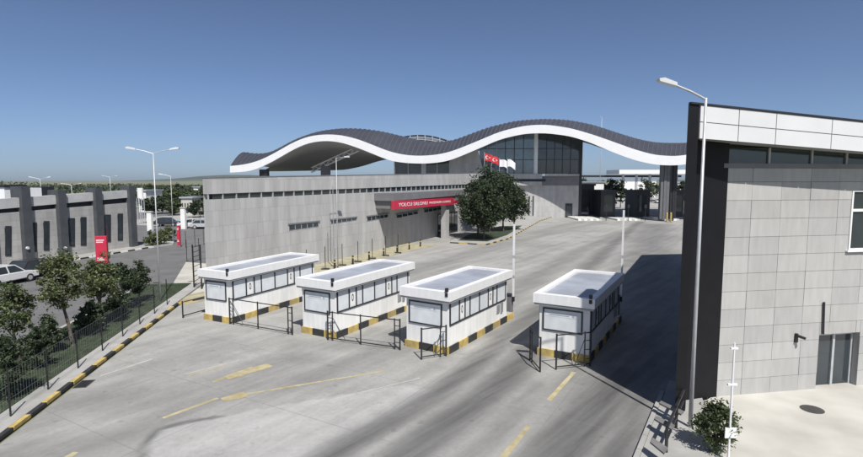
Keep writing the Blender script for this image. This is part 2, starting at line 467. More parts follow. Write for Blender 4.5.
# striped kerb: separate blocks, alternate yellow and black
def kerb_run(name, pts, h=.13, wd=.17, step=.95, start=0):
    root = bpy.data.objects.new(name, None); C.objects.link(root); root['kind'] = 'structure'
    k = start; meshes = {}
    for i in range(len(pts)-1):
        a, b = Vector(pts[i]), Vector(pts[i+1]); L = (b-a).length; n = max(1, round(L/step)); st = L/n
        ang = math.atan2(b.y-a.y, b.x-a.x)
        for j in range(n):
            key = (round(st, 3), k % 2)
            if key not in meshes:
                meshes[key] = MB().prism([(.012,0),(st-.012,0),(st-.012,h-.02),(st-.03,h),(.03,h),(.012,h-.02)], -wd/2, wd/2).mesh('kerb_block')
            o = link('kerb_block', meshes[key], 'yellow_paint' if k % 2 else 'black_paint', root)
            p = a.lerp(b, j/n); o.location = (p.x + random.uniform(-.008,.008), p.y, random.uniform(-.012,.004)); o.rotation_euler = (0, 0, ang + random.uniform(-.012,.012))
            k += 1
    return root
kerb_run('striped_kerb', [K0 - KD*6 + KN*.08, K1 + KN*.08, G(206, 299)])

# ------------------------------------------------------------------ booths
def booth(label, fr, head, L, W, ht, tail):
    t = thing('toll_booth', label, 'booth', (fr.x, fr.y, 0), R(90-head), 'white kiosks in the lanes')
    # local x away along the lane, local y left; front wall at x=0, right wall at y=0
    kh, b = .34, .04
    MB().box(0, L, 0, W, 0, ht-.42).build('wall', 'white_wall', t)
    zf = ht - .42; ov = .24
    rim = MB()
    x0, x1, y0, y1 = -ov, L+ov, -ov, W+ov; rw = .30
    rim.box(x0, x1, y0, y0+rw, zf, ht); rim.box(x0, x1, y1-rw, y1, zf, ht); rim.box(x0, x0+rw, y0+rw, y1-rw, zf, ht-.001); rim.box(x1-rw, x1, y0+rw, y1-rw, zf, ht-.001)
    rim.build('roof_rim', 'white_metal', t)
    MB().box(x0+rw-.01, x1-rw+.01, y0+rw-.01, y1-rw+.01, zf+.01, ht-.10).build('roof_deck', 'roof_membrane', t)
    MB().box(x0+.04, x1-.04, y0+.04, y1-.04, zf-.10, zf+.005).build('eaves', 'booth_soffit', t)
    # striped kerb blocks round the foot
    def blocks(a, bb, n, first, ax):
        for i in range(n):
            s0 = a + (bb-a)*i/n; s1 = a + (bb-a)*(i+1)/n
            m = 'yellow_paint' if (i+first) % 2 else 'black_paint'
            q = MB()
            if ax == 'front': q.box(-.07, .02, s0+.006, s1-.006, 0, kh)
            elif ax == 'right': q.box(s0+.006, s1-.006, -.07, .02, 0, kh)
            else: q.box(s0+.006, s1-.006, W-.02, W+.07, 0, kh)
            q.build('kerb_block', m, t)
    blocks(-.07, W+.07, 3, 1, 'front')
    blocks(.02, L+tail, int((L+tail)/.86), 0, 'right'); blocks(.02, L, 7, 0, 'left')
    if tail: MB().box(L, L+tail, .02, W*.5, 0, kh-.01).build('island', 'paving', t)
    # front window
    wz0, wz1 = 1.22, zf-.22
    f = MB(); ya, yb = .30, W-.16; q = .06
    f.box(-.05,.0,ya,ya+q,wz0,wz1); f.box(-.05,.0,yb-q,yb,wz0,wz1); f.box(-.05,0,ya+q,yb-q,wz0,wz0+q); f.box(-.05,0,ya+q,yb-q,wz1-q,wz1)
    fw = f.build('window_frame', 'dark_frame', t)
    MB().box(-.02,-.001,ya+q,yb-q,wz0+q,wz1-q).build('pane', 'pane_pale', fw)
    lab = MB(); lab.box(-.026,-.021,ya+.3,yb-.12,wz1-.38,wz1-.375); lab.box(-.026,-.021,ya+.3,yb-.12,wz1-.2,wz1-.195)
    lab.box(-.026,-.021,ya+.3,ya+.305,wz1-.37,wz1-.2); lab.box(-.026,-.021,yb-.125,yb-.12,wz1-.37,wz1-.2)
    lab.box(-.026,-.021,ya+.36,ya+.46,wz1-.33,wz1-.24); lab.box(-.026,-.021,ya+.6,yb-.3,wz1-.31,wz1-.27)
    lab.build('printed_strip', 'print_grey', fw)
    # side window bands
    secs = [(.15,1.0,0),(1.0,1.55,1),(1.55,2.05,0),(2.05,3.05,0),(3.05,4.05,0),(4.05,4.6,1),(4.6,5.1,0),(5.1,6.2,0)]
    k = (L-.25)/6.2
    for side, yy in (('r', 0), ('l', W)):
        sg = -1 if side == 'r' else 1
        def Y(a, c): return (min(yy+sg*a, yy+sg*c), max(yy+sg*a, yy+sg*c))
        z0, z1 = 1.30, zf-.12
        fr_ = MB()
        fr_.box(.12*k, 6.25*k, *Y(0,.05), z0, z0+.07); fr_.box(.12*k, 6.25*k, *Y(0,.05), z1-.05, z1)
        for s in [q[0] for q in secs] + [6.2]:
            fr_.box(s*k-.035, s*k+.035, *Y(0,.055), z0+.07, z1-.05)
        wf = fr_.build('window_band', 'dark_frame', t)
        for a, bb, sign in secs:
            MB().box(a*k+.035, bb*k-.035, *Y(.002,.02), z0+.07, z1-.05).build('pane', 'pane_pale', wf)
            if sign and side == 'r':
                c = (a+bb)/2*k; n = 14
                pp = MB().box(c-.17, c+.17, *Y(.021,.026), z0+.12, z1-.1).build('notice', 'paper', wf)
                ring = MB(); zc = (z0+z1)/2
                o_ = [(c+.085*math.cos(u), zc+.2*math.sin(u)) for u in [2*math.pi*i/n for i in range(n)]]
                i_ = [(c+.045*math.cos(u), zc+.12*math.sin(u)) for u in [2*math.pi*i/n for i in range(n)]]
                for i in range(n):
                    j = (i+1) % n; y_ = yy+sg*.029
                    ring.poly([(o_[i][0],y_,o_[i][1]),(o_[j][0],y_,o_[j][1]),(i_[j][0],y_,i_[j][1]),(i_[i][0],y_,i_[i][1])])
                ring.build('notice_print', 'dark_frame', wf)
    # floodlight on the near roof corner
    fl = MB(); fl.box(-.28,-.17,-.13,.0,ht+.03,ht+.19); fl.bar((-.2,-.06,ht-.2),(-.2,-.06,ht+.05),.05); fl.box(-.27,-.241,-.13,-.0,ht-.2,ht-.03)
    fl.build('floodlight', 'black_metal', t)
    # ticket slot, intercom on the right wall
    q = MB(); q.box(L-1.35, L-1.0, -.05, 0, .75, 1.2); q.box(L-.85, L-.62, -.07, 0, .7, 1.25); q.build('control_box', 'steel_grey', t)
    return t
BP = [('white booth at the far left of the row, nearest the stone wall', (231.5,323.5), 26, 7.3, 2.05, 2.95, .2),
      ('second white booth from the left, between two closed black gates', (335.5,338.7), 30, 7.0, 2.2, 2.95, .2),
      ('third white booth from the left, tall white barrier arm behind it', (447.8,354.3), 32, 6.6, 2.3, 2.95, .9),
      ('rightmost white booth with its right side in the building shadow', (588.6,363), 29.5, 6.9, 2.25, 2.9, .9)]
booths = [booth(lb, G(*p), hd, L, W, ht, tl) for lb, p, hd, L, W, ht, tl in BP]

# ------------------------------------------------------------------ black tube gates at the booths
def gate(label, a, b, h=1.5, mid=True, ends=(1,1), brace=True):
    a = Vector(a); b = Vector(b); L = (b-a).length
    t = thing('metal_gate', label, 'gate', a, math.atan2(b.y-a.y, b.x-a.x), 'black tube gates at the booths')
    r = .028
    for s, e in ((0, ends[0]), (L, ends[1])):
        MB().tube([(s,0,0),(s,0,h)], .04).build('post', 'black_metal', t)
        if e:
            sg = 1 if s == 0 else -1
            MB().tube([(s+sg*.28,0,0.0),(s+sg*.28,0,h)], .032).build('post', 'black_metal', t)
            q = MB()
            for z in (.35,.75,1.15): q.tube([(s,0,z),(s+sg*.28,0,z)], .018, 6)
            q.build('hinge', 'black_metal', t)
    for z in (h-.06, .12): MB().tube([(0,0,z),(L,0,z)], r).build('rail', 'black_metal', t)
    if mid: MB().tube([(L*.47,0,0),(L*.47,0,h)], .034).build('post', 'black_metal', t)
    if brace: MB().tube([(.28 if ends[0] else 0,0,h-.3),(min(L*.45, 1.0),0,.15)], .016, 6).build('brace', 'black_metal', t)
    return t
gate('black tube gate closing the lane between the two leftmost booths', G(230,324), G(292.5,335))
gate('black tube gate closing the lane between the two middle booths', G(328,340), G(400,350))
gate('open black gate leaf in front of the third booth from left', G(446,356), G(421.5,359.5), 1.45, False, (1,0))
gate('black gate leaf standing before the lit front of the rightmost booth', G(590,366), G(556,369.5), 1.55, False, (1,0))
gate('short black gate leaf at the shaded left corner of the rightmost booth', G(530,360), G(540,372), 1.5, False, (1,0), False)
gate('black tube gate left of the far left booth, by the stone wall', G(183,318), G(206,311.5), 1.0, False, (0,0), False)

# ------------------------------------------------------------------ raised barrier arms
def barrier(label, base, h):
    t = thing('barrier_arm', label, 'barrier', base, R(60), 'raised lane barriers')
    MB().box(-.22,.22,-.18,.18,0,1.15).build('cabinet', 'grey_clad', t, bevel=.02)
    MB().box(-.25,.25,-.21,.21,1.15,1.22).build('cabinet_lid', 'black_metal', t)
    a = MB().box(-.05,.05,-.30,-.20,.9,h); a.build('arm', 'white_metal', t)
    q = MB()
    for z in (2.2, 3.4): q.box(-.052,.052,-.302,-.198,z,z+.18)
    q.build('reflective_band', 'galv', t)
    MB().box(-.07,.07,-.32,-.18,.8,1.1).build('arm_clamp', 'black_metal', t)
    return t
b3 = G(509, 314); b4 = G(616, 314)
barrier('white barrier arm raised upright behind the third booth', b3, at(509, 224, b3.y).z)
barrier('white barrier arm raised upright behind the rightmost booth', b4, at(616.5, 210, b4.y).z)
q = thing('kiosk_terminal', 'dark standing machine in the shade behind the rightmost booth', 'machine', G(612, 326), R(60))
MB().box(-.25,.25,-.2,.2,0,1.5).build('cabinet', 'dark_clad', q, bevel=.02); MB().box(-.18,.18,-.23,-.2,1.0,1.35).build('screen', 'glass_dark', q)
q = thing('kiosk_terminal', 'white standing machine at the tail of the third booth', 'machine', G(497, 319), R(60))
MB().box(-.16,.16,-.12,.12,0,1.5).build('cabinet', 'white_metal', q, bevel=.02); MB().box(-.1,.1,-.15,-.12,1.0,1.35).build('screen', 'glass_dark', q)

# ------------------------------------------------------------------ long stone building
tA = thing('stone_building', 'long pale stone clad hall with narrow window strip and red signed entrance', 'building', FA.o, FA.a)
SA = FA.sz(487, 220)[0]
zl = FA.sz(212, 178)[1]; zr = FA.sz(459, 173.5)[1]; s459 = FA.sz(459, 174)[0]
zA = lambda s: zl + (zr-zl)*s/s459
wl0, wl1 = FA.sz(212, 199.6)[1], FA.sz(212, 194)[1]
wr0, wr1 = FA.sz(459, 188.4)[1], FA.sz(459, 184.6)[1]
lo = lambda s: wl0 + (wr0-wl0)*s/s459
hi = lambda s: wl1 + (wr1-wl1)*s/s459
MB().prism([(0,0),(SA,0),(SA,lo(SA)),(0,lo(0))], 0, .5).build('wall', 'stone_clad', tA)
MB().prism([(0,hi(0)),(SA,hi(SA)),(SA,zA(SA)),(0,zA(0))], 0, .5).build('wall', 'stone_clad', tA)
eA = Vector((-.36, .93, 0)); eL = (eA.dot(FA.d), -eA.dot(FA.n)); DP = 17.0
bx, by = eL[0]*DP, eL[1]*DP                          # the end wall runs away from the yard at an acute angle
MB().slab([(.02,.5),(.5,.5),(bx+.5,by),(bx,by)], 0, 7.9).build('wall', 'stone_clad', tA)
MB().slab([(.5,.5),(SA,.5),(SA,by),(bx+.5,by)], 7.2, 7.7).build('roof', 'roof_membrane', tA)
MB().slab([(bx,by+.002),(SA,by+.002),(SA,by+.5),(bx,by+.5)], 0, 7.6).build('wall', 'stone_clad', tA)
MB().prism([(-.03,zA(0)),(SA,zA(SA)),(SA,zA(SA)+.06),(-.03,zA(0)+.06)], -.03, .55).build('coping', 'grey_clad', tA)
MB().prism([(0.5,lo(.5)-.02),(SA,lo(SA)-.02),(SA,hi(SA)+.02),(.5,hi(.5)+.02)], .12, .48).build('strip_window', 'glass_dark', tA)
n = 46
for i in range(n+1):
    s = .06 + (SA-.3)*i/n
    MB().prism([(s-.05,lo(s)),(s+.05,lo(s)),(s+.05,hi(s)),(s-.05,hi(s))], .05, .12).build('mullion', 'galv', tA)
def small_window(x0, y0, x1, y1, x2, y2, x3, y3, cells, dark=None):
    P = FA.pts([(x0,y0),(x1,y1),(x2,y2),(x3,y3)], -.03)      # bl, br, tr, tl
    f = MB().prism(P, -.03, .02).build('window', 'galv', tA)
    (a,za),(b,zb),(c,zc),(d,zd) = P
    for i in range(cells):
        u0 = (i+.06)/cells; u1 = (i+.94)/cells
        s0, s1 = a+(b-a)*u0, a+(b-a)*u1
        z0 = za+(zb-za)*(u0+u1)/2+.04; z1 = zd+(zc-zd)*(u0+u1)/2-.04
        MB().box(s0, s1, -.045, -.03, z0, z1).build('pane', 'glass_dark' if dark is None or i in dark else 'pane_pale', f)
    e = MB().prism([(d-.1,zd),(c+.1,zc),(c+.1,zc+.12),(d-.1,zd+.12)], -.10, 0).build('sill', 'grey_clad', f)
small_window(289,230.5, 318.5,226.5, 319,221.8, 289,224.8, 5)
small_window(331,224, 356.5,220, 356.5,217.5, 331,220.2, 5)
small_window(367,221.2, 388,217.5, 388,214, 367,216.8, 5)
small_window(396.5,218.5, 418,214, 418,211, 396.5,214.8, 4)
small_window(424,213, 441,209.8, 441,207, 424,209.5, 4)
# projecting entrance box with red sign band
PR = 2.4
ebl = FA.pts([(393,208.5),(455,203.5),(455,193),(393,196)], -PR)
s0 = ebl[0][0]; s1 = FA.sz(466, 204, -PR)[0]; zb = 4.75; zt = 6.25
pb = FA.sz(393, 209.5, -PR)[1]; zt = FA.sz(393, 193.5, -PR)[1]; zm = FA.sz(393, 201, -PR)[1]
zbr = FA.sz(453, 204.5, -PR)[1]; ztr = FA.sz(463, 190, -PR)[1]; s453 = FA.sz(453, 204, -PR)[0]
MB().prism([(s0,zm),(s1,zm+.1),(s1,ztr),(s0,zt)], -PR, -.004).build('entrance_box', 'grey_clad', tA)
sign = MB().prism([(s0,pb),(s453,zbr),(s453,zbr+(zm-pb)),(s0,zm-.004)], -PR-.12, -PR+.2).build('sign_board', 'red', tA)
MB().prism([(s0+.3,pb+.05),(s1,zbr+.05),(s1,zm-.002),(s0+.3,zm-.002)], -PR+.2, -.004).build('canopy_soffit', 'grey_clad', tA)
MB().prism([(s453+.4,zbr+.15),(s1,zbr+.15),(s1,zbr+.5),(s453+.4,zbr+.5)], -PR-.1, -PR+.1).build('sign_board', 'red', tA)
def text_part(name, body, size, frame_parent, x, y, z, m, sx=1, rot=0):
    cu = bpy.data.curves.new('t', 'FONT'); cu.body = body; cu.size = size; cu.extrude = .008; cu.align_x = 'LEFT'; cu.resolution_u = 2
    to = bpy.data.objects.new('t', cu); C.objects.link(to)
    dg = bpy.context.evaluated_depsgraph_get()
    me = bpy.data.meshes.new_from_object(to.evaluated_get(dg)); bpy.data.objects.remove(to)
    me.materials.clear()
    o = link(name, me, m, frame_parent)
    o.location = (x, y, z); o.rotation_euler = (R(90), rot, 0); o.scale = (sx, 1, 1)
    w_ = max(v.co.x for v in me.vertices) - min(v.co.x for v in me.vertices)
    return o, w_
ls = s453 - s0; sl_ = -math.atan((zbr-pb)/ls)
def on_sign(u, dz): return s0+ls*u, pb+(zbr-pb)*u+dz
hS = zm - pb
x, z = on_sign(.06, hS*.30); o, wd = text_part('lettering', 'YOLCU SALONU', hS*.62, sign, x, -PR-.14, z, 'white_metal', rot=sl_); o.scale.x = ls*.44/wd
x, z = on_sign(.53, hS*.36); o, wd = text_part('lettering', 'PASSENGER LOUNGE', hS*.42, sign, x, -PR-.14, z, 'white_metal', rot=sl_); o.scale.x = ls*.40/wd
# supporting pier and dark doors below the box
sp = FA.sz(449, 246, -PR)[0]
MB().prism([(sp-.5,0),(sp+.6,0),(sp+.6,zbr),(sp-.5,zbr)], -PR+.25, -PR+1.0).build('pier', 'stone_clad', tA)
for a, b in ((sp+1.5, sp+4.5), (sp+5.0, sp+9.0)):
    d = MB().box(a, b, -.04, .02, .05, 3.2).build('door', 'dark_frame', tA)
    for i in range(3):
        w0 = (b-a)/3; MB().box(a+w0*i+.1, a+w0*(i+1)-.1, -.06, -.04, .15, 3.05).build('pane', 'glass_dark', d)

# ------------------------------------------------------------------ glazed hall under the wave roof
FW = Frame(at(230, 180, 118), math.atan2(at(665,180,99).y-118, at(665,180,99).x-at(230,180,118).x))   # plane of the white fascia
near_top = [(230,166),(243,165),(259,161),(275.5,152.7),(292,142.8),(308,136.3),(325,134.2),(341,135.0),(357.6,139),(374,145.5),(390,152),(407,155.4),(420,156),(436,155),(451,151.8),(475.5,142),(500,131.5),(524.5,125.6),(545.5,124.5),(570,128),(591,134),(612,141.3),(633,149),(654,155),(675,156.4),(690,154.5),(715,147),(740,140)]
near_bot = [(230,172.6),(249,171.7),(259,168.4),(275.5,160),(292,150),(308,142.8),(325,140.5),(341,142.2),(357.6,147.7),(374,154.3),(390,161),(407,163.3),(426.5,163.8),(443,162),(451,160.2),(475.5,150),(500,139.2),(524.5,133.6),(545.5,133.0),(570,136),(591,142.7),(612,152),(633,159.8),(654,164.8),(675,165.6),(690,164),(715,157),(740,150)]
far_top = [(244,152),(258,154.2),(272,153),(279,150),(298,139.5),(321.5,131.7),(344,128.7),(364,129),(384,131.7),(403.5,136.5),(425,141.4),(440,142),(453,141),(468.5,135),(489.5,127.3),(517.5,121),(545.5,119.3),(570,120.3),(594.6,125.2),(619,133.3),(640,139.6),(657.6,142.7),(687,143),(715,138),(740,132)]
def interp(L, x):
    if x <= L[0][0]: return L[0][1]
    for (a, b), (c, d) in zip(L, L[1:]):
        if x <= c: return b + (d-b)*(x-a)/(c-a)
    return L[-1][1]
def smooth_prof(L, x0, x1, N, it=3):
    xs = [x0+(x1-x0)*i/N for i in range(N+1)]; ys = [interp(L, x) for x in xs]
    for _ in range(it):
        ys = [ys[0]] + [(ys[i-1]+2*ys[i]+ys[i+1])/4 for i in range(1, N)] + [ys[-1]]
    return list(zip(xs, ys))
N = 110
RB = 12.0
nt_ = [FW.sz(x, y) for x, y in smooth_prof(near_top, 230, 740, N)]
nb_ = [FW.sz(x, y) for x, y in smooth_prof(near_bot, 230, 740, N)]
ft_ = [FW.sz(x, y, RB) for x, y in smooth_prof(far_top, 244, 740, N)]
tR = thing('wave_roof', 'long wave shaped canopy roof with white front edge and dark seamed top', 'roof', FW.o, FW.a)
fas = MB()
for i in range(N):
    (a,za),(b,zb_) = nt_[i], nt_[i+1]; (c,zc),(d,zd) = nb_[i], nb_[i+1]
    n0 = len(fas.v)
    fas.v += [(c,0,zc),(d,0,zd),(b,0,za if False else zb_),(a,0,za),(c,.35,zc),(d,.35,zd),(b,.35,zb_),(a,.35,za)]
    fas.f += [tuple(n0+k for k in q) for q in ((0,1,2,3),(0,4,5,1),(3,2,6,7))]
fas.build('white_fascia', 'fascia_white', tR)
top = MB()
rows = []
K = 10
for j in range(K+1):
    u = j/K; e = 1-(1-u)**1.6
    rows.append([(nt_[i][0]+(ft_[i][0]-nt_[i][0])*u, .1+(RB-.1)*u, nt_[i][1]-.03+(ft_[i][1]-nt_[i][1])*e) for i in range(N+1)])
back = [(ft_[i][0], RB+26, ft_[i][1]-1.6) for i in range(N+1)]
top.grid(rows+[back]); top.build('roof_sheet', 'roof_dark', tR, smooth=True)
sof = MB().grid([[(nb_[i][0], .3, nb_[i][1]+.02) for i in range(N+1)], [(ft_[i][0], RB, max(ft_[i][1]-1.4, nb_[i][1]+.1)) for i in range(N+1)], [(ft_[i][0], RB+25.6, ft_[i][1]-1.9) for i in range(N+1)]])
sof.build('soffit', 'soffit', tR, smooth=True)
seam = MB()
for i in range(1, N, 1):
    pts = [Vector(rows[j][i]) + Vector((0,0,.06)) for j in range(K+1)]
    for j in range(K): seam.bar(pts[j], pts[j+1], .07, .14)
o = seam.build('standing_seam', 'seam_metal', tR); o['kind'] = 'stuff'
# left vault: its soffit comes down at the back
vx = [(262,171.5),(290,171.2),(320,170.6),(345,170),(362,166.5),(382,160)]
YB = 34
bk = [FW.sz(x, y, YB) for x, y in smooth_prof(vx, 262, 384, 24, 1)]
ix = [min(range(N+1), key=lambda i: abs(nb_[i][0]-FW.sz(262+(386-262)*k/24, 160)[0])) for k in range(25)]
r0 = [(nb_[i][0], .36, nb_[i][1]+.05) for i in ix]
r1 = [((nb_[i][0]*.65+bk[k][0]*.35), YB*.45, nb_[i][1]*.72+bk[k][1]*.28+.35) for k, i in enumerate(ix)]
r2 = [(bk[k][0], YB, bk[k][1]) for k in range(25)]
MB().grid([r0, r1, r2]).build('rear_vault', 'soffit', tR, smooth=True)
# lattice beam under the left vault
tb = MB(); p0 = at(311, 170, 128); p1 = at(358, 148.5, 119)
def locW(p): q = Vector(p)-FW.o; return Vector((q.dot(FW.d), -q.dot(FW.n), p[2]))
p0, p1 = locW(p0), locW(p1)
up = Vector((0,0,.55)); sd = Vector((0,.7,0))
for off in (up, -up, up+sd, -up+sd): tb.tube([p0+off, p1+off], .09, 5)
for i in range(12):
    a = p0.lerp(p1, i/12); b = p0.lerp(p1, (i+1)/12); sgn = 1 if i % 2 else -1
    tb.tube([a+up*sgn, b-up*sgn], .06, 4); tb.tube([a+up*sgn+sd, b-up*sgn+sd], .06, 4); tb.tube([a+up, a+up+sd], .05, 4); tb.tube([a-up, a-up+sd], .05, 4)
tb.build('lattice_beam', 'white_metal', tR)
# columns: short ones over the stone hall, big one in the gate
for px, yy in ((264, 169.5), (331, 166)):
    c = locW(at(px, 178, 118)); MB().box(c.x-.9, c.x+.9, 1.2, 2.4, 0, FW.sz(px, yy, 2)[1]).build('column', 'dark_clad', tR)
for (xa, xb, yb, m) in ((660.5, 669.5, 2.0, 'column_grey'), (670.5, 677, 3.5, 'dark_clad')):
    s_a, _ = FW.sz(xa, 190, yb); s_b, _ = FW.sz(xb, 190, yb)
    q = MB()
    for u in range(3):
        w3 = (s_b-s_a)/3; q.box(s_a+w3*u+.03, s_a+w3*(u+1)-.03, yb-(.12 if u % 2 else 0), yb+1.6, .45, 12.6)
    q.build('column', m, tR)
# second roof crest behind (lighter)
tR2 = thing('rear_roof_crest', 'grey lattice roof crest showing behind the dip of the wave roof', 'roof', (0,0,0))
pr = smooth_prof([(388,142),(403,136.2),(418.5,134.6),(432.5,135.8),(450,140.8),(462,145)], 388, 462, 20, 2)
MB().grid([[at(x, y, 148) for x, y in pr], [at(x, y+1.5, 175) for x, y in pr]]).build('roof_sheet', 'roof_back', tR2, smooth=True)
MB().grid([[at(x, y+14, 148.3) for x, y in pr], [at(x, y, 148.3) for x, y in pr]]).build('gable_screen', 'roof_back', tR2)
q = MB()
for x, y in pr[::2]: q.bar(at(x, y+.2, 147.8), at(x, y+12, 147.8), .22)
for dy in (2.2, 4.6, 7): 
    for (x, y), (x2, y2) in zip(pr, pr[1:]): q.bar(at(x, y+dy, 147.7), at(x2, y2+dy, 147.7), .12)
q.build('lattice', 'galv', tR2)

# hall block: lower stone wall, slab, glass
FHo = at(440, 180, 113); FH = Frame(FHo, math.atan2(-2.2, at(580,180,110.8).x-FHo.x))
tH = thing('glass_hall', 'tall curved top glass hall above a stone base under the wave roof', 'building', FH.o, FH.a)
X = lambda px, y=0.0: FH.sz(px, 180, y)[0]
Z = lambda py, y=0.0, px=520: FH.sz(px, py, y)[1]
x580, x483, x451 = X(579), X(483), X(450)
MB().box(X(462), X(579), 0, 14, 0, Z(185.5)).build('wall', 'stone_clad', tH)
MB().box(X(462), X(541.5), -.9, 14, Z(185.5)+.002, Z(174)).build('balcony_slab', 'stone_clad', tH)
MB().box(X(541.5)+.01, X(579), -.1, 14, Z(185.5)+.002, Z(176)).build('balcony_slab', 'grey_clad', tH)
MB().box(X(497), X(545), -.94, -.9, Z(181.5), Z(179)).build('slot_window', 'glass_dark', tH)
# pale pier left of the glass
P = [(X(450), Z(174.5)), (X(484), Z(174.5)), (X(477.5), Z(150)), (X(450), Z(158))]
MB().prism(P, -1.2, 1).build('pier', 'stone_clad', tH)
# clerestory left of the pier
MB().box(X(394), X(450)-.01, .6, 1, Z(174), Z(160)).build('clerestory', 'glass_dark', tH)
for px, wd in ((394.5,.25),(408,.15),(423.5,1.0),(437,.15),(449.5,.2)):
    MB().box(X(px)-wd/2, X(px)+wd/2, .3, .6, Z(174), Z(161)).build('mullion', 'galv', tH)
gpx = [479.5, 487, 496, 505, 514, 523, 533.5, 537, 546, 554, 562, 570, 578.5]
def ztop(px): return FW.sz(px, interp(near_bot, px)-2)[1] + .6
for a, b in zip(gpx, gpx[1:]):
    if a == 533.5: continue
    pa = [(X(a)+.06, Z(174)), (X(b)-.06, Z(174)), (X(b)-.06, ztop(b)), (X(a)+.06, ztop(a))]
    MB().prism(pa, 0, .12).build('pane', 'glass_hall' if a < 533 else 'glass_dark', tH)
for a in gpx:
    if a in (533.5, 537): continue
    MB().box(X(a)-.06, X(a)+.06, -.12, .16, Z(174), ztop(a)-.05).build('mullion', 'dark_frame' if a > 500 else 'steel_grey', tH)
for py in (160, 149):
    MB().box(X(484), X(578), -.06, -.01, Z(py), Z(py)+.12).build('transom', 'dark_frame', tH)
MB().box(X(533.6), X(536.8), -.5, .5, Z(174), ztop(535)).build('column', 'white_metal', tH)
MB().box(X(545), X(578), -1.2, -.2, Z(176)+.01, Z(174.2)).build('ledge', 'stone_clad', tH)
d = MB().box(X(566), X(573), -.06, 0, 0.02, 3.0).build('door', 'dark_frame', tH); MB().box(X(567), X(572), -.08, -.06, .1, 2.9).build('pane', 'glass_dark', d)
MB().box(X(579)+.01, X(579)+.6, 0, 14, 0, ztop(578)).build('wall', 'dark_clad', tH)
d = MB().prism([(X(487), Z(174)),(X(493),Z(174)),(X(493),Z(168)),(X(487),Z(168))], -.2, -.13).build('door', 'galv', tH)
MB().box(X(488), X(490), -.23, -.2, Z(173.5), Z(168.6)).build('pane', 'glass_dark', d); MB().box(X(490.6), X(492.4), -.23, -.2, Z(173.5), Z(168.6)).build('pane', 'glass_dark', d)
for px in (529, 533): MB().box(X(px), X(px)+.25, -.05, .05, .4, 4.6).build('slit_window', 'dark_frame', tH)

# ------------------------------------------------------------------ near building on the right
tB = thing('corner_building', 'near grey panelled building with white fascia at the right edge', 'building', FB.o, FB.a)
OV = 1.0
sR = 13.5
HD = R(90-27)                                       # heading of its hidden left side
z_l, z_r = FB.sz(702,105,-OV), FB.sz(863,122,-OV); zbl, zbr_ = FB.sz(702,139,-OV), FB.sz(863,152,-OV)
def lin(a, b): return lambda s: a[1] + (b[1]-a[1])*(s-a[0])/(b[0]-a[0])
ft = lin(z_l, z_r); fb = lin(zbl, zbr_)
sx = FB.sz(700, 120, -OV)[0]
zr0 = 8.15
# body core behind panels (plan polygon, hidden sides included)
loc = lambda p: ((p-FB.o).dot(FB.d), -(p-FB.o).dot(FB.n))
bdir = Vector((math.cos(HD), math.sin(HD), 0)); bl = Vector((bdir.dot(FB.d), -bdir.dot(FB.n)))
fx0 = FB.sz(691, 200, -OV)[0]
far = (fx0 + 2.0 + bl.x*33, bl.y*33)
DX0, DX1, DZ = FB.sz(817.5, 360)[0], FB.sz(858, 360)[0], FB.sz(830, 334)[1]
core = [(0,.06),(DX0,.06),(DX0,1.5),(DX1,1.5),(DX1,.06),(sR,.06),(far[0]+14,far[1]),far,(.25,.4)]
MB().slab(core, 0, DZ).build('wall', 'stone_b', tB)
MB().slab([(0,.06),(sR,.06),(far[0]+14,far[1]),far,(.25,.4)], DZ+.001, FB.sz(760,167)[1]).build('wall', 'stone_b', tB)
MB().slab([(-.2,.5),(sR,.5),(far[0]+14,far[1]),(far[0]-.1,far[1]),(.35,1.0)], FB.sz(760,167)[1]+.001, 9.5).build('wall', 'grey_clad', tB)
# flat roof under fascia
MB().slab([(sx,-OV+.1),(sR,-OV+.1),(far[0]+14,far[1]+.4),(far[0]-.2,far[1]+.4)], 9.5, 9.9).build('roof', 'roof_membrane', tB)
# soffit and fascia panels (two rows)
sq = MB(); ss = [(sx+.02,-OV+.05),(sR,-OV+.05),(sR,.5),(sx+1.2,.5)]
sq.v += [(x, y, fb(x)+.06) for x, y in ss] + [(x, y, fb(x)+.14) for x, y in ss]
sq.f += [(3,2,1,0),(4,5,6,7),(0,1,5,4),(1,2,6,5),(2,3,7,6),(3,0,4,7)]
sq.build('soffit', 'booth_soffit', tB)
cols = [sx+.0] + [FB.sz(p, 130, -OV)[0] for p in (738.5, 776, 832)] + [FB.sz(832,130,-OV)[0]+2.0, FB.sz(832,130,-OV)[0]+4.0, sR]
MB().prism([(sx,fb(sx)+.02),(sR,fb(sR)+.02),(sR,ft(sR)-.02),(sx,ft(sx)-.02)], -OV+.04, -OV+.3).build('fascia_core', 'grey_clad', tB)
for a, b in zip(cols, cols[1:]):
    for r in range(2):
        g = .014
        def zz(s, u): return fb(s)+(ft(s)-fb(s))*u
        u0, u1 = r*.5, r*.5+.5
        MB().prism([(a+g,zz(a,u0)+g),(b-g,zz(b,u0)+g),(b-g,zz(b,u1)-g),(a+g,zz(a,u1)-g)], -OV, -OV+.05).build('fascia_panel', 'panel_white', tB)
MB().prism([(sx-.36,ft(sx-.36)+.002),(sR,ft(sR)),(sR,ft(sR)+.06),(sx-.36,ft(sx-.36)+.06)], -OV-.03, -OV+.1).build('coping', 'dark_clad', tB)
# dark fin at the corner
fx = FB.sz(687.5, 110, -OV)[0]; fx2 = FB.sz(700, 110, -OV)[0]; fbx = FB.sz(685, 395, -OV)[0]
MB().slab([(fx+.04,-OV+.02),(fx2-.01,-OV+.02),(fx2+1.3,.8),(fx+1.45,.8)], 0, ft(fx)).build('corner_fin', 'fin_shade_black', tB)
MB().slab([(fx2+.45,-.2),(.0,-.02),(.3,.9),(fx2+1.6,.9)], 0, fb(sx)+.05).build('side_return', 'fin_shade_black', tB)
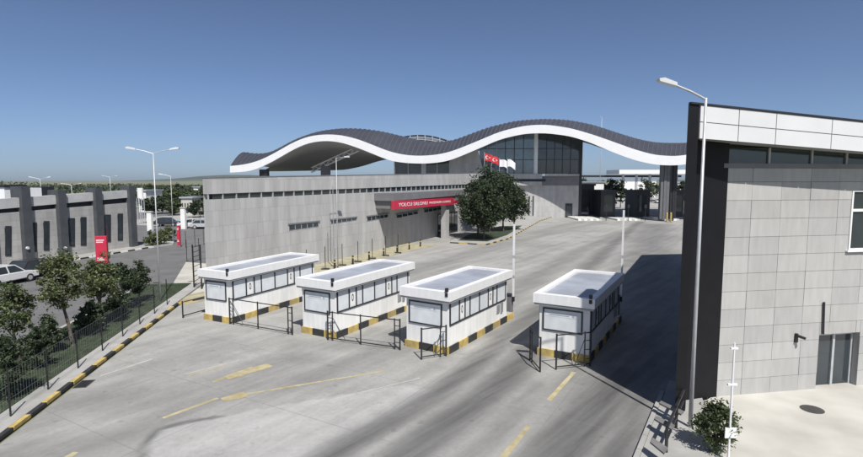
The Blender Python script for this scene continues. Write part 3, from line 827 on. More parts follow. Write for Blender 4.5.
# stone panels
rows_y = []
ph = FB.sz(740,330)[1]-FB.sz(740,347.5)[1]
gx = FB.sz(746, 300)[0]; pw = FB.sz(775,300)[0]-FB.sz(746,300)[0]
z = 0.0; meshes = {}
wx0, wx1, wzb, wzt = FB.sz(851.5,200)[0], FB.sz(851.5,200)[0]+1.6, FB.sz(856,250)[1], FB.sz(856,191)[1]
ztop_wall = FB.sz(760,168)[1]
def panel(a, b, z0, z1):
    g = .006
    if b-a < .06 or z1-z0 < .06: return
    y = random.uniform(-.006,.006)
    o = MB().box(a+g, b-g, .0, .058, z0+g, z1-g).build('stone_panel', random.choice(('stone_a','stone_b','stone_c','stone_d')), tB)
    o.location.y = y
def cut(a, b, z0, z1, holes):
    rects = [(a,b,z0,z1)]
    for h in holes:
        nr = []
        for (p,q,r,s) in rects:
            if h[0] >= q or h[1] <= p or h[2] >= s or h[3] <= r: nr.append((p,q,r,s)); continue
            if h[0] > p: nr.append((p,h[0],r,s))
            if h[1] < q: nr.append((h[1],q,r,s))
            if h[2] > r: nr.append((max(p,h[0]),min(q,h[1]),r,h[2]))
            if h[3] < s: nr.append((max(p,h[0]),min(q,h[1]),h[3],s))
        rects = nr
    return rects
k = 0
holes = [(DX0,DX1,-.1,DZ), (wx0,wx1,wzb,wzt)]
while z < ztop_wall-.05:
    z1 = min(z+ph, ztop_wall)
    xs = [0.0]; x = gx
    while x > pw*.2: x -= pw
    x += pw
    while x < sR: xs.append(x); x += pw
    xs.append(sR)
    for a, b in zip(xs, xs[1:]):
        for r_ in cut(a, b, z, z1, holes): panel(*r_)
    z = z1
# glazed strip under the soffit
gz0, gz1 = FB.sz(760,167)[1]+.12, fb(3)+.1
gy = .15
xs = [FB.sz(p,155)[0] for p in (725,773,816,851)]; xs += [xs[-1]+1.45*i for i in (1,2,3,4)]
MB().box(-.2, xs[0], .1, .5, ztop_wall-.01, gz1).build('wall', 'grey_clad', tB)
MB().box(-.2, sR, -.05, .5, ztop_wall, gz0).build('window_sill', 'grey_clad', tB)
for a, b in zip(xs, xs[1:]):
    wdw = MB(); 
    wdw.box(a-.04, a+.04, .14, .3, gz0+.002, gz1)
    fo = wdw.build('window_frame', 'galv', tB)
    MB().box(a+.04, b-.04, .2, .26, gz0+.002, gz1).build('pane', 'glass_green', fo)
# door recess
dr = thing('entrance_door', '', '')
C.objects.unlink(dr); bpy.data.objects.remove(dr)
d = MB(); d.box(DX0+.02, DX0+.09, .25, .35, 0.02, DZ-.03); d.box(FB.sz(838,360)[0]-.05, FB.sz(838,360)[0]+.05, .22, .36, .02, DZ-.03); d.box(DX1-.1, DX1-.02, .25, .35, .02, DZ-.03)
d.box(DX0+.09, DX1-.1, .25, .35, DZ-.12, DZ-.03); dm = FB.sz(838,360)[0]
do = d.build('door', 'galv', tB)
MB().box(DX0+.09, dm-.05, .28, .31, .08, DZ-.12).build('pane', 'glass_dark', do)
MB().box(dm+.05, DX1-.1, .29, .32, .08, DZ-.12).build('pane', 'glass_dark', do)  # dark sheet in the open half, standing in for the shade inside
MB().box(DX0-.1, DX1+.1, -.35, .3, 0.001, .035).build('doorstep', 'pale_concrete', do)
# window at the right edge
wf = MB(); q = .07
wf.box(wx0,wx0+q,-.03,.05,wzb,wzt); wf.box(wx1-q,wx1,-.03,.05,wzb,wzt); wf.box(wx0+q,wx1-q,-.03,.05,wzb,wzb+q); wf.box(wx0+q,wx1-q,-.03,.05,wzt-q*.4,wzt)
zmid = FB.sz(856,210)[1]; wf.box(wx0+q,wx1-q,-.025,.05,zmid-.06,zmid+.04)
wo = wf.build('window', 'white_metal', tB); MB().box(wx0+q,wx1-q,.03,.055,wzb+q,wzt-.03).build('pane', 'glass_dark', wo)
MB().box(wx0-.1, wx1+.1, -.1, 0, wzb-.06, wzb-.002).build('sill', 'white_metal', wo)
# dark tube added in place of the dark vertical gap in the panels
a = FB.sz(824,302,-.05); b = FB.sz(823,334,-.05)
MB().tube([(b[0],-.06,b[1]),(a[0],-.06,a[1])], .035).build('gap_tube', 'dark_clad', tB)
# wall lamp
tl = thing('wall_lamp', 'small dark spotlight bracketed on the grey panels near the door', 'lamp', FB.world(*[FB.sz(795,342)[0], -.02, FB.sz(795,342)[1]]), FB.a)
MB().box(-.05,.05,-.06,.02,0,.34).build('bracket', 'black_metal', tl); MB().tube([(0,-.05,.27),(.12,-.3,.22)], .055).build('lamp_head', 'black_metal', tl)

# apron in front of it, with manhole
ap = [G(660,392), G(690,470), G(1000,560), G(1000,380)]
MB().slab([(ap[0].x+1.2,FB.o.y-.4), G(712,470)[:2], (30,10), (30,FB.o.y+6), FB.world(0,.1,0)[:2]], -.05, .06).build('apron', 'pale_concrete')['kind'] = 'structure'
mh = thing('manhole_cover', 'dark round iron manhole cover in the pale apron', 'manhole', (*G(812,411)[:2], .06))
n = 24; MB().slab([(.36*math.cos(2*math.pi*i/n), .36*math.sin(2*math.pi*i/n)) for i in range(n)], .002, .012).build('rim', 'iron', mh)
q = MB()
q.slab([(.30*math.cos(2*math.pi*i/n), .30*math.sin(2*math.pi*i/n)) for i in range(n)], .0121, .018)
for i in range(-4,5): q.box(-.2,.2,i*.055-.012,i*.055+.012,.018,.024)
q.build('lid', 'iron', mh)
# side pavement left of building with kerb
sp0, sp1 = G(636,470), G(668,386)
sd = (sp1-sp0).normalized(); sn = Vector((sd.y,-sd.x,0))
MB().slab([tuple((sp0)[:2]), tuple((sp0+sn*2.4)[:2]), tuple((sp1+sn*1.0+sd*.4)[:2]), tuple((sp1+sd*.4)[:2])], -.05, .10).build('side_pavement', 'paving')['kind'] = 'structure'
kb = bpy.data.objects.new('side_kerb', None); C.objects.link(kb); kb['kind'] = 'structure'
Lk = (sp1-sp0).length
for i in range(int(Lk/1.0)):
    a = sp0+sd*(i*1.0+.01)-sn*.16; b = sp0+sd*(i*1.0+.99)-sn*.16
    MB().slab([tuple(a[:2]), tuple((a+sn*.15)[:2]), tuple((b+sn*.15)[:2]), tuple(b[:2])], 0, .125).build('kerb_block', 'paving', kb)

# ------------------------------------------------------------------ lamp posts
def lamp(label, base, h, arm=1.5, ang=0, double=False, r=.08, tilt=.35, m='galv'):
    t = thing('street_lamp', label, 'street lamp', base, ang, 'street lamps')
    MB().tube([(0,0,0),(0,0,h*.5),(0,0,h)], [r, r*.8, r*.6]).build('pole', m, t, smooth=True)
    MB().box(-r*1.8,r*1.8,-r*1.8,r*1.8,0,.05).build('base_plate', m, t)
    for sg in ((1,-1) if double else (1,)):
        e = (sg*arm, 0, h+arm*tilt)
        a = MB().tube([(0,0,h-.05), (sg*arm*.5,0,h+arm*tilt*.5), e], r*.5, 6).build('arm', m, t)
        hd = MB().prism([(0,-.03),(.55,-.05),(.6,.02),(.45,.09),(.05,.07)] if sg > 0 else [(-.0,-.03),(-.05,.07),(-.45,.09),(-.6,.02),(-.55,-.05)], -.12, .12).build('lamp_head', 'lamp_head', t)
        hd.location = e; hd.rotation_euler = (0, -sg*math.atan(tilt)*.8, 0)
    return t
pb_ = G(690, 430)
hl = at(708, 98, pb_.y).z
armend = at(662, 81, pb_.y); al = math.hypot(armend.x-at(708,98,pb_.y).x, 0)
lamp('tall lamp post in front of the near grey building, arm pointing left', pb_, hl, al-.5, math.pi, False, .07, .40)
bs = G(160.5, 303); lamp('tall double armed lamp post at the end of the left verge', bs, at(155,153,bs.y).z, 1.0, R(10), True, .05, .22)
bs = Vector((at(174,250,66).x, 66, 0)); lamp('thin lamp post beside the red post sign on the left road', bs, at(173.5,176,66).z, .8, R(200), False, .045, .2)
bs = G(338, 268); lamp('slim lamp post standing against the long stone wall', bs, at(337,158,bs.y).z, 1.2, R(60), False, .045, .1)
bs = G(335, 271); bs = G(334.2, 268); q = thing('cctv_mast', 'thin mast beside the slim lamp post at the stone wall', 'mast', bs)
MB().tube([(0,0,0),(0,0,at(334,186,bs.y).z)], [.05,.035]).build('pole', 'steel_grey', q); MB().box(-.1,.1,-.1,.1,1.2,1.8).build('junction_box', 'steel_grey', q)
lamp('double lamp rising behind the left pillared building', (at(40,180,88).x, 88, 0), at(40,179,88).z, 1.0, R(20), True, .055, .25)
lamp('double lamp far behind the left pillared building roof', (at(71,180,140).x, 140, 0), at(71,185,140).z, 1.8, R(20), True, .09, .2)
lamp('distant double lamp above the right end of the pillared roof', (at(110,180,150).x, 150, 0), at(110,177,150).z, 1.5, R(10), True, .09, .2)
lamp('thin roofside lamp above the crest of the wave roof', (at(600,180,170).x, 170, 0), at(600,117,170).z, 1.2, R(90), False, .1, .2)

# ------------------------------------------------------------------ fences
def mesh_fence(label, pts, h, m='black_metal', bay=2.6, wires=7, group=None, footing=False):
    wr = .003 if wires == 4 else .005
    t = thing('wire_fence', label, 'fence', pts[0]); o = Vector(pts[0])
    for a, b in zip(pts, pts[1:]):
        a = Vector(a)-o; b = Vector(b)-o; L = (b-a).length; n = max(1, round(L/bay))
        for i in range(n+1):
            p = a.lerp(b, i/n)
            MB().tube([p, p+Vector((0,0,h))], .032, 6).build('post', m, t)
            if footing: MB().box(p.x-.35, p.x+.35, p.y-.2, p.y+.2, 0, .14).build('footing', 'black_paint', t)
            if i < n:
                q = a.lerp(b, (i+1)/n); w_ = MB()
                for k in range(wires):
                    z = h*(.08+.86*k/(wires-1)); w_.tube([p+Vector((0,0,z)), q+Vector((0,0,z))], wr, 3, False)
                for k in range(1, 14):
                    c = p.lerp(q, k/14); w_.tube([c+Vector((0,0,h*.08)), c+Vector((0,0,h*.94))], wr*.5, 3, False)
                w_.build('wire_panel', 'steel_grey', t)
    return t
mesh_fence('black post and wire fence along the striped kerb and trees on the left', [along(-3,.55,.12), along(LK-.5,.55,.12)], 1.65, bay=2.15, wires=4)
fa = [FA.world(1.0,-1.6,0), FA.world(FA.sz(398,250,-3.2)[0],-3.2,0)]
mesh_fence('thin wire fence on black footings along the foot of the stone wall', fa, 2.1, footing=True, bay=2.45)
MB().slab([FA.world(-4,0,0)[:2], FA.world(-4,-2.2,0)[:2], FA.world(fa and 31,-3.9,0)[:2], FA.world(31,0,0)[:2]], -.02, .05).build('verge', 'dry_verge')['kind'] = 'structure'
for i in range(7):
    s = 11 + i*2.9
    p = FA.world(s, -3.0, 0)
    t = thing('bollard', '%s short black bollard from the left along the stone wall fence' % ['first','second','third','fourth','fifth','sixth','seventh'][i], 'bollard', p, 0, 'black bollards along the stone wall')
    MB().tube([(0,0,0),(0,0,.85),(0,0,.9)], [.09,.09,.05]).build('post', 'black_metal', t); MB().tube([(0,0,.62),(0,0,.74)], .095).build('band', 'yellow_paint', t)

# ------------------------------------------------------------------ left pillared building
tC = thing('pillared_building', 'low grey building with dark pillars and narrow windows at left', 'building', FC.o, FC.a)
SC = FC.sz(137, 246)[0]; zc = 6.4
Zc = lambda px, py, y=0: FC.sz(px, py, y)
ztl, ztr = Zc(28.5,197)[1], Zc(131,190)[1]; s28, s131 = Zc(28.5,197)[0], Zc(131,190)[0]
ctop = lambda s: ztl + (ztr-ztl)*(s-s28)/(s131-s28)
cb_l, cb_r = Zc(28.5,206.5)[1], Zc(131,197.3)[1]
cbot = lambda s: cb_l + (cb_r-cb_l)*(s-s28)/(s131-s28)
db_l, db_r = Zc(28.5,211)[1], Zc(131,202.5)[1]
dbot = lambda s: db_l + (db_r-db_l)*(s-s28)/(s131-s28)
S0 = -22
MB().prism([(S0,0),(SC,0),(SC,dbot(SC)),(S0,dbot(S0))], 0, .4).build('wall', 'stone_clad_left', tC)
MB().box(SC-.4, SC, .4, 18, 0, 5.6).build('wall', 'stone_clad_left', tC)
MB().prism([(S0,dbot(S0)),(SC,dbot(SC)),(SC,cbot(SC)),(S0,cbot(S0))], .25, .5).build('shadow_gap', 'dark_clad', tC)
MB().prism([(S0,cbot(S0)),(SC,cbot(SC)),(SC,ctop(SC)),(S0,ctop(S0))], -.1, .5).build('fascia', 'grey_white', tC)
MB().box(S0, SC, .5, 18, 5.3, 5.7).build('roof', 'roof_membrane', tC)
px_p = [(23.5,30.5,186.5),(60,66,190),(97,103,188),(131,137.5,186)]
for a, b, ty in px_p:
    s_a, s_b = Zc(a,220,-.45)[0], Zc(b,220,-.45)[0]
    zt_ = Zc(a, ty, -.7)[1]
    MB().box(s_a, s_a+.85, -.45, .9, 0, zt_).build('pillar', 'pillar_grey', tC)
dpl = Zc(60,200)[0]-Zc(25,200)[0]
for k in (1,2,3): MB().box(Zc(24,220,-.7)[0]-dpl*k*.92, Zc(24,220,-.7)[0]-dpl*k*.92+.85, -.45, .9, 0, 6.6).build('pillar', 'pillar_grey', tC)
for (a,b,y0,y1) in ((5.5,11.5,226,256),(31,37,222.5,252),(44,49.5,221,250.5),(69,75,218,246.5),(81,86.5,217,245.5),(105,111,214.5,242),(118,123,213.5,240.5)):
    P = FC.rect(a, y0, b, y1, -.05); 
    f = MB().prism(P, -.05, .02).build('window', 'dark_frame', tC)
    (x0,za),(x1,_),(_,zb2),_ = P; MB().box(x0+.1, x1-.1, -.07, -.05, za+.12, zb2-.12).build('pane', 'glass_dark', f)
for px in (27, 65): 
    p = Zc(px, 248, -.45); MB().tube([(p[0],-.45,p[1]),(p[0],-.6,p[1])], .14).build('wall_light', 'lamp_head', tC)
# roof equipment
q = thing('roof_unit', 'white box unit with dark lid on the left building roof', 'roof unit', FC.world(Zc(27,190)[0],1.6,5.7), FC.a)
MB().box(-.9,1.1,0,1.4,0,1.6).build('case', 'white_metal', q); MB().box(-1.0,1.2,-.1,1.5,1.6,1.85).build('lid', 'dark_clad', q)
q = thing('roof_unit', 'long white and black unit on the left building roof', 'roof unit', FC.world(Zc(36,190)[0]+.6,2.5,5.7), FC.a)
MB().box(-1,2.0,0,1.2,0,1.5).build('case', 'white_metal', q); MB().box(2.05,3.4,0,1.2,0,1.6).build('fan_case', 'dark_clad', q)
# pavement at its foot
MB().slab([FC.world(S0,0,0)[:2], FC.world(S0,-2.3,0)[:2], FC.world(SC+2,-2.3,0)[:2], FC.world(SC+2,0,0)[:2]], -.06, .1).build('building_pavement', 'paving')['kind'] = 'structure'
kr = bpy.data.objects.new('road_kerb', None); C.objects.link(kr); kr['kind'] = 'structure'; kr.location = FC.o; kr.rotation_euler = (0,0,FC.a)
km = MB().box(0,.98,-2.48,-2.31,-.05,.12).mesh('kerb_block')
for i in range(int(SC+2-S0)):
    o = link('kerb_block', km, 'white_wall' if i % 2 else 'black_paint', kr); o.location.x = S0+i; 
    if i % 2: o.data = o.data
kmw = km.copy(); kmw.materials.clear(); kmw.materials.append(M['white_wall']); kmb = km.copy(); kmb.materials.clear(); kmb.materials.append(M['black_paint'])
for i, o in enumerate(kr.children): o.data = kmw if i % 2 else kmb

# ------------------------------------------------------------------ signs
def totem(label, base, wd, h, dp=.35, ang=0):
    t = thing('totem_sign', label, 'sign', base, ang)
    MB().box(-wd/2-.05, wd/2+.05, -dp/2-.03, dp/2+.03, 0, .2).build('plinth', 'grey_clad', t)
    MB().box(-wd/2, wd/2, -dp/2, dp/2, .2, h).build('board', 'red', t, bevel=.02)
    q = MB()
    for k, (u0, u1, z) in enumerate(((.12,.8,.86),(.12,.7,.80),(.12,.62,.30),(.12,.75,.25))):
        q.box(-wd/2+wd*u0, -wd/2+wd*u1, -dp/2-.012, -dp/2-.002, h*z, h*z+h*.028)
    q.build('lettering', 'white_metal', t)
    return t
yb_ = 47
totem('red totem sign with white lines behind the verge trees', (at(102.5,260,yb_).x, yb_, 0), 10.5*yb_/FPX, at(102,236,yb_).z, ang=R(12))
yb_ = 62
totem('slim red totem sign beside the far road on the left', (at(179,240,yb_).x, yb_, 0), 2.7*yb_/FPX, at(179,225.5,yb_).z, .3)

# ------------------------------------------------------------------ vegetation
def crown_mesh(name, rx, ry, rz, clumps, leaves, size, seed, hollow=.55, clump_r=.28):
    rd = random.Random(seed); mb = MB()
    cs = []
    for i in range(clumps):
        while True:
            p = Vector((rd.uniform(-1,1), rd.uniform(-1,1), rd.uniform(-1,1)))
            if hollow*rd.random() < p.length < 1: break
        # egg shape, wider low
        kz = 1 - .32*max(0, p.z)
        out = 1.0 if rd.random() > .18 else rd.uniform(1.08, 1.3)
        cs.append((Vector((p.x*rx*kz, p.y*ry*kz, p.z*rz))*out, rd.uniform(.45, 1.25)))
    m = min(rx, ry, rz)
    for c, cr in cs:
        for j in range(leaves):
            d = Vector((rd.gauss(0,1), rd.gauss(0,1), rd.gauss(0,.8))) * (clump_r*cr*m*.6)
            p = c + d
            a = Vector((rd.gauss(0,1), rd.gauss(0,1), rd.gauss(0,.6))).normalized()
            b = a.cross(Vector((rd.gauss(0,1), rd.gauss(0,1), rd.gauss(0,1)))).normalized()
            s = size*rd.uniform(.6,1.4)
            n = len(mb.v)
            mb.v += [tuple(p-a*s), tuple(p+b*s*.55), tuple(p+a*s), tuple(p-b*s*.55)]
            mb.f.append((n,n+1,n+2,n+3))
    return mb.mesh(name), [c for c, _ in cs]
def tree(name, label, base, h, wd, seed, leaf='leaf_mid', trunk=.35, clumps=60, leaves=60, size=.13, group=None, depth=None, cat='tree', lean=0):
    t = thing(name, label, cat, base, random.uniform(0,.6), group)
    rz = h*(1-trunk)/2; cz = h - rz
    me, cs = crown_mesh('crown', wd*.43, (depth or wd)*.43, rz*.9, clumps, leaves, size, seed)
    o = link('crown', me, leaf, t); o.location = (lean, 0, cz)
    tr = MB(); r0 = max(.05, h*.016)
    tr.tube([(0,0,0),(lean*.3,0,h*trunk*.6),(lean*.7,.02,h*trunk),(lean,0,cz+rz*.3)], [r0*1.25, r0, r0*.8, r0*.3], 7)
    rd = random.Random(seed+5)
    for c in rd.sample(cs, min(8, len(cs))):
        st = Vector((lean*.7,.02,h*trunk*rd.uniform(.8,1.2))); e = Vector((lean,0,cz)) + c*.85
        tr.tube([st, st.lerp(e,.5)+Vector((0,0,.15)), e], [r0*.5, r0*.35, r0*.12], 5)
    tr.build('trunk', 'bark', t)
    return t
def K(s, o): return Vector(along(s, o, .16))
def base_h(px, pyb, pyt): 
    b = G(px, pyb); return b, at(px, pyt, b.y).z
GV = 'trees of the left verge'
def vt(px, pyb, pyt, wd, seed, leaf, trunk, cl, lv, size, label, name='verge_tree', cat='tree', lean=0):
    b, h = base_h(px, pyb, pyt); b.z = .16
    tree(name, label, b, h, wd, seed, leaf, trunk, cl, lv, size, GV, cat=cat, lean=lean)
vt(73, 349, 251, 2.15, 1, 'leaf_light', .36, 70, 95, .062, 'tallest pale green tree on the left verge, with a bare trunk', lean=-.35)
vt(104, 331, 257, 1.9, 2, 'leaf_light', .34, 60, 90, .066, 'leafy verge tree just right of the tallest one, below the red totem', lean=-.15)
vt(124, 314, 262, 1.7, 12, 'leaf_dark', .25, 50, 80, .07, 'narrow dark tree between the totem and the small rounded tree')
vt(140, 305, 264, 1.7, 3, 'leaf_dark', .2, 50, 80, .07, 'small rounded dark tree at the far end of the verge')
vt(21, 366, 286, 1.75, 4, 'leaf_mid', .36, 60, 90, .058, 'green tree cut by the left edge of the picture', lean=-.25)
vt(50, 356, 318, 1.2, 5, 'leaf_dark', .08, 45, 70, .06, 'dark dense bush between the two left verge trees', 'verge_shrub', 'bush')
vt(90, 336, 303, 1.5, 6, 'leaf_dark', .05, 45, 70, .065, 'dark low bush under the tree below the red totem', 'verge_shrub', 'bush')
vt(118, 318, 292, 1.3, 7, 'leaf_dark', .05, 40, 70, .065, 'dark low bush beside the small rounded tree', 'verge_shrub', 'bush')
vt(8, 402, 338, 1.5, 8, 'leaf_dark', .05, 60, 80, .05, 'dark shaded bush in the lower left corner', 'verge_shrub', 'bush')
vt(36, 372, 330, 1.2, 9, 'leaf_dark', .05, 45, 70, .055, 'dark bush right of the tree at the left edge', 'verge_shrub', 'bush')
# entrance trees on the kerbed island
GE = 'trees by the red signed entrance'
for k, (px, pyb, pyt, wd, lf, lb) in enumerate(((478,238,181,4.6,'leaf_dark','leftmost dark tree of the entrance island by the red sign'),
        (490,233,168.5,5.4,'leaf_dark','tallest dark tree in the middle of the entrance island'),
        (503,232,177,4.8,'leaf_dark','dark tree right of the tallest on the entrance island'),
        (514,231,186,3.6,'leaf_dark','smallest dark tree at the right end of the entrance island'),
        (484,241,188,4.2,'leaf_dark','short front tree at the near edge of the entrance island'))):
    b, h = base_h(px, pyb, pyt); b.z = .15
    tree('entrance_tree', lb, b, h*1.04, wd*1.3, 20+k, lf, .17, 95, 85, .16, GE)
isl = [G(*q) for q in ((450,243),(486,245),(508,239),(540,221),(551,217.5),(530,217.5),(500,224),(462,234))]
MB().slab([p[:2] for p in isl], -.02, .13).build('island', 'paving')['kind'] = 'structure'
gi = [G(*q) for q in ((458,241.5),(487,242.5),(507,236),(522,226.5),(500,227),(468,236))]
MB().slab([p[:2] for p in gi], .1, .17).build('island_grass', 'grass')['kind'] = 'structure'
kerb_run('island_kerb', [p+Vector((0,-.12,0)) for p in isl[:5]], step=1.1)
# bush and mast at the bottom right
b = G(716, 452, .06); 
bh = at(716, 402, b.y).z
tree('planter_bush', 'leafy green bush at the bottom in front of the near grey building', b, bh-.05, 1.35, 31, 'leaf_mid', .05, 75, 60, .045, cat='bush')
b = G(728, 462, .06); q = thing('sign_mast', 'thin white mast with a square plate rising from the green bush', 'mast', b)
ht_ = at(728, 345, b.y).z
MB().tube([(0,0,0),(0,0,ht_)], [.035,.022]).build('pole', 'white_metal', q)
zp = at(728, 440, b.y-.05).z; MB().box(-.16,.16,-.06,-.03,zp,zp+.30).build('plate', 'white_metal', q)
zq = at(728, 388, b.y-.05).z; MB().box(-.13,.13,-.03,.03,zq,zq+.05).build('crossbar', 'white_metal', q)
zq = at(728, 350, b.y-.05).z; MB().box(-.10,.10,-.03,.03,zq-.05,zq).build('crossbar', 'white_metal', q)
# rack of boards by the side pavement
rk = thing('steel_rack', 'low dark steel rack with three flat boards beside the lamp post', 'rack', G(676, 440, .1), 0)
o0 = Vector(rk.location)
for a, b_, c, d_ in (((659,402.7),(661,400.5),(684,411),(681,414)), ((654,418.5),(657,415.5),(675,425),(671.5,429)), ((650,441.5),(653,437.5),(668,447.5),(664,453))):
    P = [G(*p, .55)-o0 for p in (a, d_, c, b_)]
    MB().slab([p[:2] for p in P], .40, .45).build('board', 'plank', rk)
q0, q1 = G(684,408,.1)-o0, G(666,452,.1)-o0
for u in (0,.5,1): 
    p = q0.lerp(q1, u); MB().bar((p.x,p.y,0),(p.x,p.y,.75), .07).build('post', 'black_metal', rk)
MB().bar((q0.x,q0.y,.75),(q1.x,q1.y,.75),.07).build('rail', 'black_metal', rk); MB().bar((q0.x,q0.y,.37),(q1.x,q1.y,.37),.06).build('rail', 'black_metal', rk)

dg_ = thing('drain_grate', 'small dark drain grate beside the left striped kerb', 'drain', G(84, 384), math.atan2(KD.y, KD.x))
MB().box(-.4,.4,-.25,.25,.001,.012).build('frame', 'iron', dg_)
for i in range(8): MB().box(-.34+i*.09,-.29+i*.09,-.2,.2,.0125,.022).build('bar', 'black_metal', dg_)
# ------------------------------------------------------------------ flags before the hall
def flag(label, px, pytop, red, seed):
    Yf = 100
    p = at(px, 200, Yf); top = at(px, pytop, Yf).z
    t = thing('flag_pole', label, 'flag', (p.x, Yf, 0), 0, 'flags before the glass hall')
    MB().tube([(0,0,0),(0,0,top)], [.07,.04]).build('pole', 'galv', t)
    rows = []; fw, fh = 1.9, 1.35
    for i in range(9):
        u = i/8; rows.append([(u*fw*.8, .22*math.sin(u*6+seed)*u, top-.2-fh*v-.55*u*u-.1*math.sin(5*u+seed)) for v in (0,.33,.66,1)])
    MB().grid(rows).build('cloth', 'red_flag' if red else 'white_cloth', t, smooth=True)
    if red:
        q = MB(); n = 16
        def onc(x, z): u = x/(fw*.8); return (x, .22*math.sin(u*6+seed)*u-.03, z-.55*u*u-.1*math.sin(5*u+seed))
        cx, cz = .55, top-.2-fh*.5
        for i in range(n-3):
            a0 = .5+ (2*math.pi-1.0)*i/(n-3); a1 = .5+(2*math.pi-1.0)*(i+1)/(n-3)
            q.poly([onc(cx+.34*math.cos(a0), cz+.34*math.sin(a0)), onc(cx+.34*math.cos(a1), cz+.34*math.sin(a1)), onc(cx+.08+.27*math.cos(a1), cz+.27*math.sin(a1)), onc(cx+.08+.27*math.cos(a0), cz+.27*math.sin(a0))])
        st = []
        for i in range(10):
            r_ = .2 if i % 2 == 0 else .08; st.append(onc(cx+.44+r_*math.cos(math.pi+i*math.pi/5), cz+r_*math.sin(math.pi+i*math.pi/5)))
        q.poly(st); q.build('crescent_and_star', 'white_cloth', t)
    return t
flag('leftmost red flag with white crescent before the glass hall', 484, 152, True, 0)
flag('second red flag with white crescent before the glass hall', 491, 155, True, 2)
flag('white flag next to the red flags before the glass hall', 499, 158, False, 1)
flag('rightmost white flag before the glass hall', 507, 158.5, False, 3)

# ------------------------------------------------------------------ cars
def car(label, base, ang, paint_m, L=4.3, W=1.75, Hh=1.45):
    t = thing('parked_car', label, 'car', base, ang, 'cars')
    bp_ = [(-.5*L,.32),(.5*L,.32),(.5*L,.62),(.47*L,.78),(.25*L,.90),(-.44*L,.93),(-.5*L,.85)]
    MB().prism(bp_, -W/2, W/2).build('body', paint_m, t, bevel=.06)
    n = MB(); lo_ = [(-.42*L,.90),(.22*L,.88)]; 
    x0,x1,x2,x3 = -.43*L, .24*L, .06*L, -.30*L; wi, wo = W/2-.18, W/2-.04
    n.v += [(x0,-wo,.89),(x1,-wo,.86),(x1,wo,.86),(x0,wo,.89),(x3,-wi,Hh),(x2,-wi,Hh),(x2,wi,Hh),(x3,wi,Hh)]
    n.f += [(0,1,5,4),(1,2,6,5),(2,3,7,6),(3,0,4,7),(4,5,6,7)]
    n.build('windows', 'glass_dark', t)
    MB().slab([(x3-.05,-wi-.02),(x2+.05,-wi-.02),(x2+.05,wi+.02),(x3-.05,wi+.02)], Hh-.03, Hh+.03).build('roof', paint_m, t, bevel=.02)
    pl = MB()
    for s_ in (-1,1):
        pl.bar((x0,s_*wo,.89),(x3,s_*wi,Hh),.08); pl.bar((x1,s_*wo,.86),(x2,s_*wi,Hh),.07); pl.bar((-.08*L,s_*(wo+.01),.88),(-.1*L,s_*(wi+.01),Hh),.07)
    pl.build('window_pillars', paint_m, t)
    for x in (-.31*L,.31*L):
        for s_ in (-1,1):
            wh = MB().tube([(x,s_*(W/2-.2),.31),(x,s_*(W/2+.015),.31)], .31, 16).build('wheel', 'tyre', t)
            MB().tube([(x,s_*(W/2+.016),.31),(x,s_*(W/2+.03),.31)], .19, 12).build('rim', 'galv', wh)
    for s_ in (-1,1):
        MB().box(.47*L,.5*L+.012,s_*(W/2-.28)-.18,s_*(W/2-.28)+.18,.62,.76).build('headlight', 'headlamp', t)
        MB().box(-.5*L-.012,-.48*L,s_*(W/2-.25)-.15,s_*(W/2-.25)+.15,.66,.82).build('tail_light', 'red', t)
    MB().box(-.5*L-.03,.5*L+.03,-W/2+.1,W/2-.1,.28,.42).build('bumper', 'rubber', t)
    return t
FCa = FC.a
car('white car cut by the left edge on the road', G(5, 284), FCa+R(5), 'car_white')
car('dark car behind the white one on the left road', G(36, 276), FCa+R(5), 'car_dark')
car('silver car parked by the trees beyond the left road, nearer the stone wall', G(205, 228.5), R(5), 'car_silver')
car('white car parked by the trees beyond the left road, left of the silver one', G(192, 227.5), R(185), 'car_white')
car('dark car parked beside the pale gatepost beyond the left road', G(168, 226), R(0), 'car_dark')
car('white van-like car under the wave roof beside the dark gate booth', G(583, 215.5), R(80), 'car_white', 4.6, 1.9, 1.9)
car('small white car on the road beyond the gate', G(658, 203), R(75), 'car_white')

# ------------------------------------------------------------------ gate area under the canopy
def gate_booth(label, x0, x1, yt, yb, Y, m='dark_clad'):
    p = at((x0+x1)/2, 200, Y); wd = (x1-x0)*Y/FPX; top_ = at((x0+x1)/2, yt, Y).z
    t = thing('gate_booth', label, 'booth', (p.x, Y, 0), 0, 'dark booths under the wave roof')
    MB().box(-wd/2, wd/2, 0, 5, .25, top_-.4).build('wall', m, t)
    MB().box(-wd/2-.25, wd/2+.25, -.3, 5.3, top_-.4, top_).build('roof', 'dark_clad', t)
    wf = MB().box(-wd*.36, wd*.36, -.04, 0, 1.3, top_-.9).build('window', 'dark_frame', t)
    MB().box(-wd*.3, wd*.3, -.06, -.04, 1.45, top_-1.1).build('pane', 'glass_dark', wf)
    MB().box(-wd/2-.3, wd/2+.3, -.6, 5.6, 0, .25).build('plinth', 'paving', t)
    return t
gate_booth('dark gate booth beside the glass hall wall', 579, 594, 184, 214, 116)
gate_booth('dark gate booth left of the raised white barrier arm', 601, 615.5, 190, 217, 109, 'dark_clad')
gate_booth('dark gate booth between the barrier arm and the canopy column', 634, 650, 190, 217, 109, 'dark_clad')
gate_booth('dark gate booth hidden behind the canopy column', 672, 684, 190, 217, 109, 'dark_clad')
for a, b, lb in ((578,602,1),(617,640,1),(655,679,1)):
    p = G((a+b)/2, 220.5); wd = (b-a)*p.y/FPX
    o = bpy.data.objects.new('lane_island', None); C.objects.link(o); o.location = p; o['kind'] = 'structure'
    n = 8
    for i in range(n):
        MB().box(-wd/2+wd*i/n, -wd/2+wd*(i+1)/n-.02, -.25, 8, 0, .32).build('kerb_block', 'white_wall' if i % 2 == 0 else 'pale_concrete', o)
